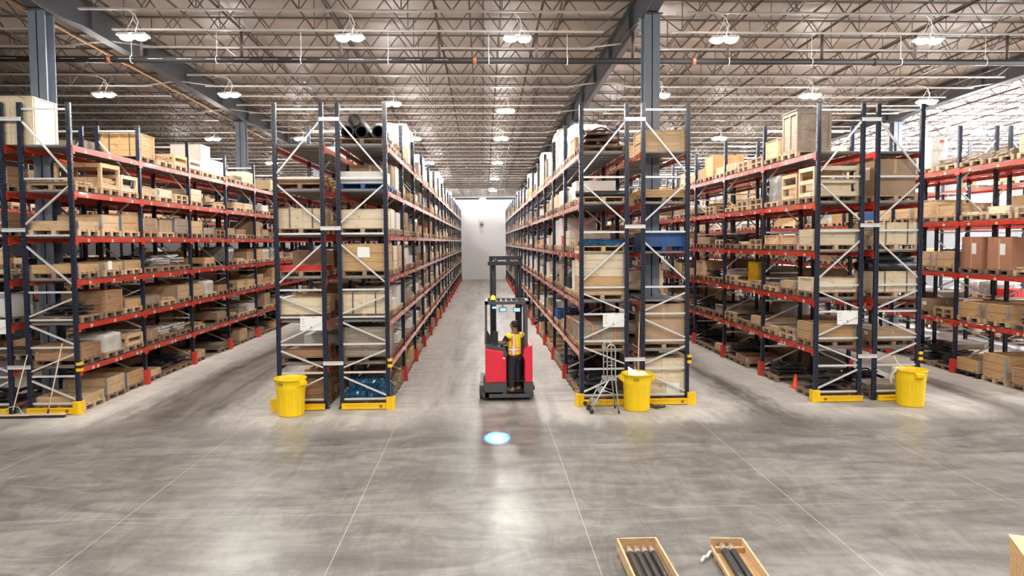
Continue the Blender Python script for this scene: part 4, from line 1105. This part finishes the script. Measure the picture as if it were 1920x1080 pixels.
# ------------------------------------------------------------------ step ladder
t = thing('rolling_ladder', 'grey rolling step ladder with hooped handrails before the rack end', 'step ladder', (2.44, 16.0, 0))
WY = .50; top = .78
for y in (0, WY):
    mb = MB(); mb.tube([(.0,y,.05),(.10,y,.25),(.42,y,top)], .016, 8); obj('front_rail', mb.mesh('ladder_front_rail', M['alu']), t)
    mb = MB(); mb.tube([(.66,y,.03),(.58,y,top),(.575,y,1.45)] + [(.48+.095*math.cos(a), y, 1.5+.10*math.sin(a)) for a in [PI*k/8 for k in range(9)]] + [(.385,y,1.45),(.39,y,top)], .016, 8)
    obj('handrail_hoop', mb.mesh('ladder_hoop', M['alu']), t)
    mb = MB(); mb.tube([(.30,y,.55),(.62,y,.42)], .011, 6); mb.tube([(.385,y,1.12),(.575,y,1.12)], .011, 6); obj('side_bar', mb.mesh('ladder_side_bar', M['alu']), t)
    mb = MB(); mb.cyl((.66,y,0),(.66,y,.06),.024,10); obj('rubber_foot', mb.mesh('ladder_foot', M['black']), t)
    mb = MB(); mb.cyl((.03,y-.02,.05),(.03,y+.02,.05),.05,14); mb.cyl((-.05,y-.02,.13),(-.05,y+.02,.13),.05,14); obj('wheel', mb.mesh('ladder_wheel', M['rubber']), t)
for x, z in ((.10,.25),(.26,.51)):
    mb = MB(); mb.box(x-.05,.0,z-.012,x+.10,WY,z+.012); mb.box(x-.055,0,z-.04,x-.045,WY,z+.012); obj('step', mb.mesh('ladder_step', M['alu']), t)
mb = MB(); mb.box(.36,0,top-.015,.62,WY,top+.015); mb.box(.34,0,top-.06,.36,WY,top+.015); obj('platform', mb.mesh('ladder_platform', M['alu']), t)
mb = MB(); mb.cyl((.66,0,.25),(.66,WY,.25),.011,8); mb.cyl((.585,0,top+.35),(.585,WY,top+.35),.011,8); mb.cyl((.03,0,.05),(.03,WY,.05),.012,8); obj('cross_bar', mb.mesh('ladder_cross_bar', M['alu']), t)

# cone
t = thing('traffic_cone', 'small orange cone on the floor among dark pallets', 'traffic cone', (8.36, 18.45, 0))
mb = MB(); mb.lathe([(.0,.03),(.095,.03),(.085,.05),(.03,.36),(.02,.37),(0,.37)], 20); obj('cone_body', mb.mesh('cone_body', M['cone']), t)
mb = MB(); mb.box(-.12,-.12,0,.12,.12,.03); obj('cone_base', mb.mesh('cone_base', M['cone']), t)

# ------------------------------------------------------------------ foreground crates
def long_box(label, corner, vx, h, nt, broken=False):
    # corner = far left top corner on plan; vx along the width, vy toward the camera
    ang = math.atan2(vx[1], vx[0]); w = math.hypot(*vx)
    t = thing('pipe_crate', label, 'crate', (corner[0], corner[1], 0), ang, 'open crates on the floor')
    LN = 1.75; th = .022
    mb = MB(); mb.box(0,-LN,.04,w,0,.06); obj('bottom', mb.mesh('pipe_crate_bottom', M['honey']), t)
    mb = MB(); mb.box(0,-th,.06,w,0,h); obj('end_board', mb.mesh('pipe_crate_end', M['pine']), t)
    mb = MB(); mb.box(0,-LN,.06,w,-LN+th,h); obj('end_board', mb.mesh('pipe_crate_end', M['pine']), t)
    mb = MB(); mb.box(w-th,-LN+th,.06,w,-th,h); obj('side_board', mb.mesh('pipe_crate_side', M['pine']), t)
    mb = MB(); mb.box(0,-LN+th,.06,th,-th,h if not broken else .10); obj('side_board', mb.mesh('pipe_crate_side', M['pine']), t)
    for y in (-.25, -LN+.25):
        mb = MB(); mb.box(0,y-.05,0,w,y+.05,.04); obj('skid', mb.mesh('pipe_crate_skid', M['grey']), t)
    if broken:
        mb = MB(); mb.box(.03,-.16,.06,w-.03,-.12,.13); obj('cradle', mb.mesh('pipe_crate_cradle', M['honey']), t)
    return t, w, ang
def rod(label, t, x, y1, y0, r, z, cap):
    o = tag(obj('threaded_shaft', None, None, (t.location.x, t.location.y, 0), (0,0,t.rotation_euler.z)), label, 'shaft', 'shafts in the open crates')
    mb = MB(); mb.cyl((x,y0,z),(x,y1-cap,z),r,16); obj('shaft_body', mb.mesh('shaft_body', M['steel']), o)
    mb = MB(); mb.cyl((x,y1-cap,z),(x,y1,z),r*1.03,16); obj('end_sleeve', mb.mesh('shaft_sleeve', M['hinge2']), o)
M['hinge2'] = plain('dull_brass_sleeve', (.36,.27,.2), .4, .3, dirt=.3)
tA, w, a = long_box('open pine crate holding four dark shafts on the floor', (1.664,8.745), (.512,.0), .2, 4)
for i, x in enumerate((.125,.225,.32,.415)): rod(['outermost','second','third','innermost'][i] + ' dark shaft in the crate of four, counted from the forklift side', tA, x, -.09, -1.68, .040, .101, .16)
tB, w, a = long_box('open crate with a low broken side holding two dark shafts', (2.862,8.715), (.415,-.03), .19, 2, True)
for i, x in enumerate((.13,.235)): rod(['larger','slimmer'][i] + ' dark shaft in the crate of two', tB, x, -.05, -1.66, .048-.006*i, .108, .17)
t = tag(obj('plastic_scrap', None, None, (2.66,8.42,0)), 'crumpled clear plastic scrap beside the crate of two shafts', 'plastic scrap')
mb = MB(); mb.tube([(0,0,.012),(.05,.06,.05),(.1,.09,.035),(.16,.17,.06),(.2,.2,.04)], .02, 7); obj('twist', mb.mesh('plastic_twist', M['bag']), t)
t = thing('tall_crate', 'honey-coloured boarded crate cut off by the photo edge, dark lid', 'crate', (5.66,7.21,0), -.42)
mb = MB(); mb.box(.0,-1.0,.04,.9,0,.78); 
for i in range(8): mb.box(-.015,-1.0+.125*i+.004,.04,0,-1.0+.125*(i+1)-.004,.66)
for i in range(7): mb.box(.13*i+.004,0,.04,.13*(i+1)-.004,.012,.66)
mb.box(-.022,-1.0,.66,0,.012,.78); obj('body', mb.mesh('tall_crate_body', M['honey']), t)
mb = MB(); mb.box(-.03,-1.02,.78,.93,.03,.79); obj('lid', mb.mesh('tall_crate_lid', M['pine']), t)
mb = MB(); mb.box(0,-.98,0,.9,-.88,.04); mb.box(0,-.1,0,.9,0,.04); obj('skid', mb.mesh('tall_crate_skid', M['grey']), t)

# ------------------------------------------------------------------ reach truck
TX, TY = .57, 17.42
t = thing('reach_truck', 'red and grey stand-up reach truck driving into the middle aisle', 'forklift', (TX, TY, 0))
def tp(name, mb, mat, parent=None): return obj(name, mb.mesh('truck_' + name, M[mat] if isinstance(mat, str) else mat), parent or t)
mb = MB()
mb.prism([(-.60,0),(.60,0),(.66,.10),(.66,1.5),(-.66,1.5),(-.66,.10)], 2, .09, .22)
mb.prism([(-.45,-.05),(.52,-.05),(.6,.0),(.6,.12),(-.52,.12)], 2, .10, .19)
tp('chassis', mb, 'truckgrey')
mb = MB(); mb.prism([(-.56,.22),(-.02,.22),(-.02,.46),(-.56,.46),(-.60,.36)], 1, .02, 1.3); mb.prism([(-.56,.10),(-.30,.10),(-.10,.22),(-.56,.22)],1,.0,.06); tp('lower_skirt', mb, 'truckgrey')
mb = MB(); mb.prism([(.42,.2),(.64,.2),(.64,.46),(.42,.46)], 1, .02, 1.3); tp('lower_skirt', mb, 'truckgrey')
# red covers
mb = MB(); mb.prism([(-.545,.46),(-.02,.46),(-.02,1.10),(-.09,1.10),(-.09,1.245),(-.545,1.33)], 1, .03, 1.25); me = mb.mesh('truck_cover', M['truckred']); o = obj('battery_cover', me, t); bv = o.modifiers.new('b','BEVEL'); bv.width = .03; bv.segments = 3
mb = MB(); mb.box(-.085,.0,.50,-.06,.03,1.05); mb.box(-.50,.018,.56,-.32,.03,.80); tp('cover_trim', mb, 'truckred')
mb = MB(); mb.prism([(.44,.46),(.635,.46),(.635,1.40),(.50,1.36),(.42,1.28),(.40,1.12),(.44,1.0)], 1, .03, 1.1); me = mb.mesh('truck_side', M['truckred']); o = obj('side_panel', me, t); bv = o.modifiers.new('b','BEVEL'); bv.width = .025; bv.segments = 3
mb = MB(); mb.prism([(-.545,1.33),(-.09,1.245),(-.09,1.11),(.0,1.11),(.0,1.2),(-.06,1.30),(-.40,1.40),(-.545,1.40)], 1, .05, 1.2); tp('console_top', mb, 'truckgrey')
mb = MB(); mb.prism([(-.56,1.40),(-.40,1.40),(-.34,1.46),(-.52,1.80),(-.55,1.80)], 1, .3, .36); tp('shroud', mb, 'black')
mb = MB(); mb.cyl((-.13,.35,1.28),(-.10,.42,1.42),.03,10); mb.lathe([(.02,0),(.1,.01),(.11,.03),(.02,.04)],16,0,(-.10,.42,1.42)); tp('steering_tiller', mb, 'black')
mb = MB(); mb.box(-.36,.28,1.38,-.22,.33,1.72); mb.box(-.34,.27,1.5,-.24,.28,1.68); tp('instrument_post', mb, 'black')
mb = MB(); mb.box(-.04,.15,.46,.44,.25,.48); mb.box(-.02,1.0,.22,.44,1.05,1.25); tp('compartment_wall', mb, 'black')
mb = MB(); mb.box(-.02,.0,.19,.44,1.0,.225); tp('floor_mat', mb, 'rubber')
mb = MB(); mb.box(.36,.25,1.05,.42,.85,1.55); tp('lean_pad', mb, 'black')
mb = MB(); mb.box(.02,.85,.225,.12,.98,.52); tp('pedal_box', mb, 'truckgrey')
# overhead guard
g = tp('overhead_guard', MB().box(-.55,.06,2.42,.56,.16,2.50).box(-.55,1.05,2.42,.56,1.15,2.50).box(-.55,.06,2.42,-.47,1.15,2.50).box(.48,.06,2.42,.56,1.15,2.50), 'truckgrey')
for i in range(7):
    x = -.40+i*.135; obj('guard_bar', MB().box(x-.018,.16,2.435,x+.018,1.05,2.485).mesh('guard_bar', M['truckgrey']), g)
for x0, y0, x1, y1, z0 in ((-.545,.07,-.51,.11,1.33),(.44,.07,.52,.15,1.35),(-.545,1.05,-.49,1.12,1.2),(.46,1.03,.54,1.12,1.2)):
    mb = MB(); mb.box(x0,y0,z0,x1,y1,2.42); obj('guard_post', mb.mesh('guard_post', M['truckgrey']), t)
# mast
MYo = 1.22
for xa_, xb_ in ((-.405,-.245),(.27,.435)):
    s_ = 1 if xa_ < 0 else -1
    mb = MB(); mb.box(xa_,MYo,.1,xa_+.05,MYo+.16,3.42); mb.box(xb_-.05,MYo,.1,xb_,MYo+.16,3.42); mb.box(xa_+.05,MYo+.08,.1,xb_-.05,MYo+.12,3.42)
    m_ = tp('mast_rail', mb, 'black')
    mb = MB(); mb.cyl(((xa_+xb_)/2,MYo+.03,.3),((xa_+xb_)/2,MYo+.03,3.3),.022,10); obj('lift_cylinder', mb.mesh('lift_cylinder', M['steel']), m_)
mb = MB(); mb.box(-.46,MYo-.02,3.36,.47,MYo+.10,3.46); tp('mast_crossbar', mb, 'black')
mb = MB(); mb.box(-.42,MYo+.12,3.50,.44,MYo+.24,3.60); mb.box(-.42,MYo+.12,3.4,-.33,MYo+.24,3.52); mb.box(.35,MYo+.12,3.4,.44,MYo+.24,3.52); tp('mast_crossbar', mb, 'black')
mb = MB(); mb.cyl((-.30,MYo+.1,3.47),(-.20,MYo+.1,3.47),.07,14); tp('chain_wheel', mb, 'steel')
mb = MB()
for x in (-.28,.32): mb.tube([(x,MYo+.02,3.35),(x-.03,MYo-.03,2.4),(x+.02,MYo-.02,1.4),(x,MYo,.6)], .014, 6)
tp('hose', mb, 'rubber')
mb = MB(); mb.box(-.42,MYo+.25,.25,.44,MYo+.32,.75); tp('carriage', mb, 'black')
for x in (-.28,.30):
    mb = MB(); mb.box(x-.06,MYo+.32,.08,x+.06,MYo+1.4,.12); mb.box(x-.06,MYo+.30,.08,x+.06,MYo+.35,.7); tp('fork', mb, 'steel')
for x in (-.62,.62):
    mb = MB(); mb.box(x-.06,1.3,.06,x+.06,2.6,.24); tp('straddle_leg', mb, 'truckgrey')
    mb = MB(); mb.cyl((x-.05,2.45,.07),(x+.05,2.45,.07),.07,16); tp('wheel', mb, 'rubber')
mb = MB(); mb.cyl((-.69,.42,.16),(-.56,.42,.16),.16,20); tp('wheel', mb, 'rubber')
mb = MB(); mb.box(-.70,.2,.24,-.55,.62,.36); mb.box(-.70,.18,.12,-.56,.22,.36); tp('wheel_fender', mb, 'truckgrey')
mb = MB(); mb.cyl((.55,.5,.12),(.67,.5,.12),.12,20); tp('wheel', mb, 'rubber')
mb = MB(); mb.box(.60,.25,.22,.70,.75,.33); tp('wheel_fender', mb, 'truckgrey')
# beacon, blue light, screens
mb = MB(); mb.cyl((-.34,.12,2.50),(-.34,.12,2.54),.06,14); b_ = tp('beacon_base', mb, 'black')
mb = MB(); mb.lathe([(.055,0),(.055,.07),(.03,.105),(0,.11)],16,0,(-.34,.12,2.54)); tp('beacon', mb, 'amber')
mb = MB(); mb.box(-.36,.04,2.30,-.26,.16,2.42); tp('blue_light_housing', mb, 'black')
mb = MB()
for k in (-1,1): mb.cyl((-.31+k*.028,.025,2.345),(-.31+k*.028,.04,2.35),.022,12)
tp('blue_light', mb, 'bluelamp')
for x, z, a in ((-.09,2.26,.2),(.27,2.25,-.12)):
    mb = MB(); mb.cbox((0,0,0),(.19,.03,.12)); h_ = obj('display', mb.mesh('display_case', M['black']), t, (x,.45,z), (.15,0,a))
    mb = MB(); mb.cbox((0,-.017,0),(.16,.004,.09)); obj('screen', mb.mesh('display_screen', M['screen']), h_)
    mb = MB(); mb.cyl((0,.0,.06),(0,.03,.2),.012,8); obj('display_arm', mb.mesh('display_arm', M['black']), h_)
# the safety light's beam on the floor
sp = bpy.data.lights.new('blue_safety_spot', 'SPOT'); so = bpy.data.objects.new('blue_safety_spot', sp); COL.objects.link(so)
src = Vector((TX-.31, TY-.02, 2.33)); dst = Vector((.245,14.2,0)); so.location = src
so.rotation_euler = (dst-src).to_track_quat('-Z','Y').to_euler()
sp.energy = 2200; sp.color = (.10,.42,1); sp.spot_size = math.radians(8.5); sp.spot_blend = .9; sp.shadow_soft_size = .02

# ------------------------------------------------------------------ the driver
def skin(name, chains, mat, parent, sub=2, loc=(0,0,0), rot=(0,0,0)):
    """chains: lists of ((x,y,z), (rx,ry)); a chain whose first item is a str-key continues from that joint."""
    vs = []; es = []; rs = []; keys = {}; roots = []
    for ch in chains:
        prev = None
        for it in ch:
            if isinstance(it, str): prev = keys[it]; continue
            p, r = it[0], it[1]
            vs.append(p); rs.append(r if isinstance(r, tuple) else (r, r)); i = len(vs)-1
            if len(it) > 2: keys[it[2]] = i
            if prev is not None: es.append((prev, i))
            else: roots.append(i)
            prev = i
    me = bpy.data.meshes.new(name); me.from_pydata(vs, es, []); me.materials.append(mat)
    o = obj(name, me, parent, loc, rot)
    sk = o.modifiers.new('skin', 'SKIN'); sk.use_smooth_shade = True
    for i, r in enumerate(rs):
        sv = me.skin_vertices[0].data[i]; sv.radius = r; sv.use_root = i in roots
    ss = o.modifiers.new('sub', 'SUBSURF'); ss.levels = sub; ss.render_levels = sub
    return o
PX, PYc, PZ = .775, 17.70, .225
per = thing('person', 'person in yellow hi-vis vest standing on the forklift, hand on the controls', 'person', (PX, PYc, PZ), .72); per.scale = (1.1, 1.06, 1)
def hand(side, w, d):
    # five fingers rooted in the palm; d = forward direction
    w = Vector(w); d = Vector(d).normalized(); n = Vector((0,0,-1)); s_ = d.cross(n).normalized()
    ch = []
    for k, ln in enumerate((.066,.076,.072,.056)):
        b = w + d*.05 + s_*(-.03+.02*k)
        ch.append([(tuple(b), .0105), (tuple(b+d*ln*.5+n*.008), .009), (tuple(b+d*ln*.8+n*.03), .0082), (tuple(b+d*ln*.75+n*.055), .0075)])
    tb = w + d*.015 + s_*(-.03*side if side else 0)
    ch.append([(tuple(tb), .011), (tuple(tb - s_*.028*1 + d*.03), .0095), (tuple(tb - s_*.03 + d*.06+n*.02), .0085)])
    return ch
Lw, Rw = (-.20,.40,1.20), (.02,.38,1.13)
body = [[((0,0,.95),(.13,.10),'pel'), ((0,0,1.12),(.125,.09)), ((0,.0,1.32),(.14,.10),'ch'), ((0,-.005,1.45),(.085,.08),'nb'), ((0,.005,1.52),(.062,.064)), ((0,.025,1.575),(.066,.082)), ((0,.03,1.65),(.082,.102)), ((0,.02,1.725),(.076,.092)), ((0,.015,1.765),(.038,.048))],
        ['ch', ((-.13,0,1.43),(.06,.06)), ((-.205,0,1.42),(.058,.058)), ((-.31,.06,1.20),(.045,.045)), ((-.25,.26,1.19),(.038,.036)), (Lw,(.028,.022)), ((-.195,.455,1.195),(.036,.018))],
        ['ch', ((.13,0,1.43),(.06,.06)), ((.205,0,1.42),(.058,.058)), ((.27,.09,1.18),(.043,.043)), ((.13,.27,1.13),(.036,.034)), (Rw,(.028,.022)), ((-.02,.43,1.125),(.036,.018))],
        ['pel', ((-.10,0,.88),(.085,.09)), ((-.11,.02,.5),(.058,.06)), ((-.115,-.01,.12),(.04,.045)), ((-.12,.06,.05),(.035,.03))],
        ['pel', ((.10,0,.88),(.085,.09)), ((.11,.04,.5),(.058,.06)), ((.115,.02,.12),(.04,.045)), ((.12,.09,.05),(.035,.03))]]
body += hand(1, (-.195,.44,1.195), (.02,1,-.05)) + hand(-1, (-.015,.42,1.125), (-.35,1,-.05))
# nose, ears
body += [[((0,.120,1.645),.012), ((0,.140,1.627),.014), ((0,.124,1.617),.012)], [((-.086,.02,1.65),(.010,.022)), ((-.094,.012,1.622),(.008,.016))], [((.086,.02,1.65),(.010,.022)), ((.094,.012,1.622),(.008,.016))]]
skin('body', body, M['skin'], per)
for x in (-.032,.032):
    mb = MB(); mb.lathe([(0,-.011),(.009,-.006),(.012,0),(.009,.006),(0,.011)],10,0,(x,.120,1.665)); obj('eye', mb.mesh('eye', M['ink']), per)
mb = MB(); mb.box(-.024,.105,1.588,.024,.122,1.596); obj('mouth', mb.mesh('mouth', M['cartonred']), per)
skin('hair', [[((0,-.040,1.585),(.062,.045)), ((0,-.028,1.645),(.092,.078)), ((0,-.008,1.725),(.092,.100)), ((0,.008,1.775),(.060,.078))]], M['hair'], per)
skin('trousers', [[((0,0,.93),(.145,.11),'p'), ((-.09,0,.84),(.105,.115)), ((-.105,.02,.5),(.088,.09)), ((-.112,.0,.12),(.078,.085)), ((-.113,.0,.06),(.078,.085))],
                  ['p', ((.09,0,.84),(.105,.115)), ((.105,.04,.5),(.088,.09)), ((.112,.02,.12),(.078,.085)), ((.113,.02,.06),(.078,.085))]], M['trouser'], per)
skin('shirt', [[((0,0,1.0),(.16,.115)), ((0,0,1.3),(.165,.115),'c'), ((0,-.0,1.455),(.085,.08))],
               ['c', ((-.13,0,1.42),(.08,.08)), ((-.215,.005,1.40),(.078,.078)), ((-.265,.055,1.27),(.066,.066)), ((-.28,.075,1.235),(.06,.06))],
               ['c', ((.13,0,1.42),(.08,.08)), ((.215,.005,1.40),(.078,.078)), ((.255,.055,1.26),(.066,.066)), ((.265,.07,1.225),(.06,.06))]], M['shirt'], per)
skin('vest', [[((0,0,.885),(.195,.145)), ((0,0,.93),(.195,.147)), ((0,0,1.10),(.188,.14)), ((0,0,1.30),(.198,.142),'c'), ((0,-.01,1.455),(.125,.10))],
              ['c', ((-.14,0,1.41),(.095,.09)), ((-.205,.0,1.395),(.092,.09)), ((-.245,.02,1.345),(.088,.088))], ['c', ((.14,0,1.41),(.095,.09)), ((.205,.0,1.395),(.092,.09)), ((.245,.02,1.345),(.088,.088))]], M['vest'], per)
for x, y in ((-.113,.02),(.113,.04)):
    mb = MB(); mb.lathe([(0,0),(.05,0),(.055,.03),(.05,.07),(.03,.09),(0,.09)],14,0,(x,y+.075,0),1,1.5)
    mb.lathe([(0,0),(.052,0),(.055,.04),(.05,.14),(.048,.17),(0,.17)],14,0,(x,y-.02,0),1,1.35)
    mb.box(x-.054,y-.085,0,x+.054,y+.14,.022)
    obj('boot', mb.mesh('boot', M['boot']), per)

# ------------------------------------------------------------------ world, render look
w = bpy.data.worlds.new('world'); S.world = w; w.use_nodes = True
w.node_tree.nodes['Background'].inputs[0].default_value = (.6,.65,.7,1); w.node_tree.nodes['Background'].inputs[1].default_value = .3
vs_ = S.view_settings; vs_.view_transform = 'Standard'; vs_.look = 'None'; vs_.gamma = 1; vs_.exposure = EXPO; vs_.use_curve_mapping = False
S.cycles.max_bounces = 8; S.cycles.diffuse_bounces = 5; S.cycles.glossy_bounces = 3; S.cycles.transparent_max_bounces = 4
S.cycles.use_denoising = True; S.cycles.sample_clamp_indirect = 6
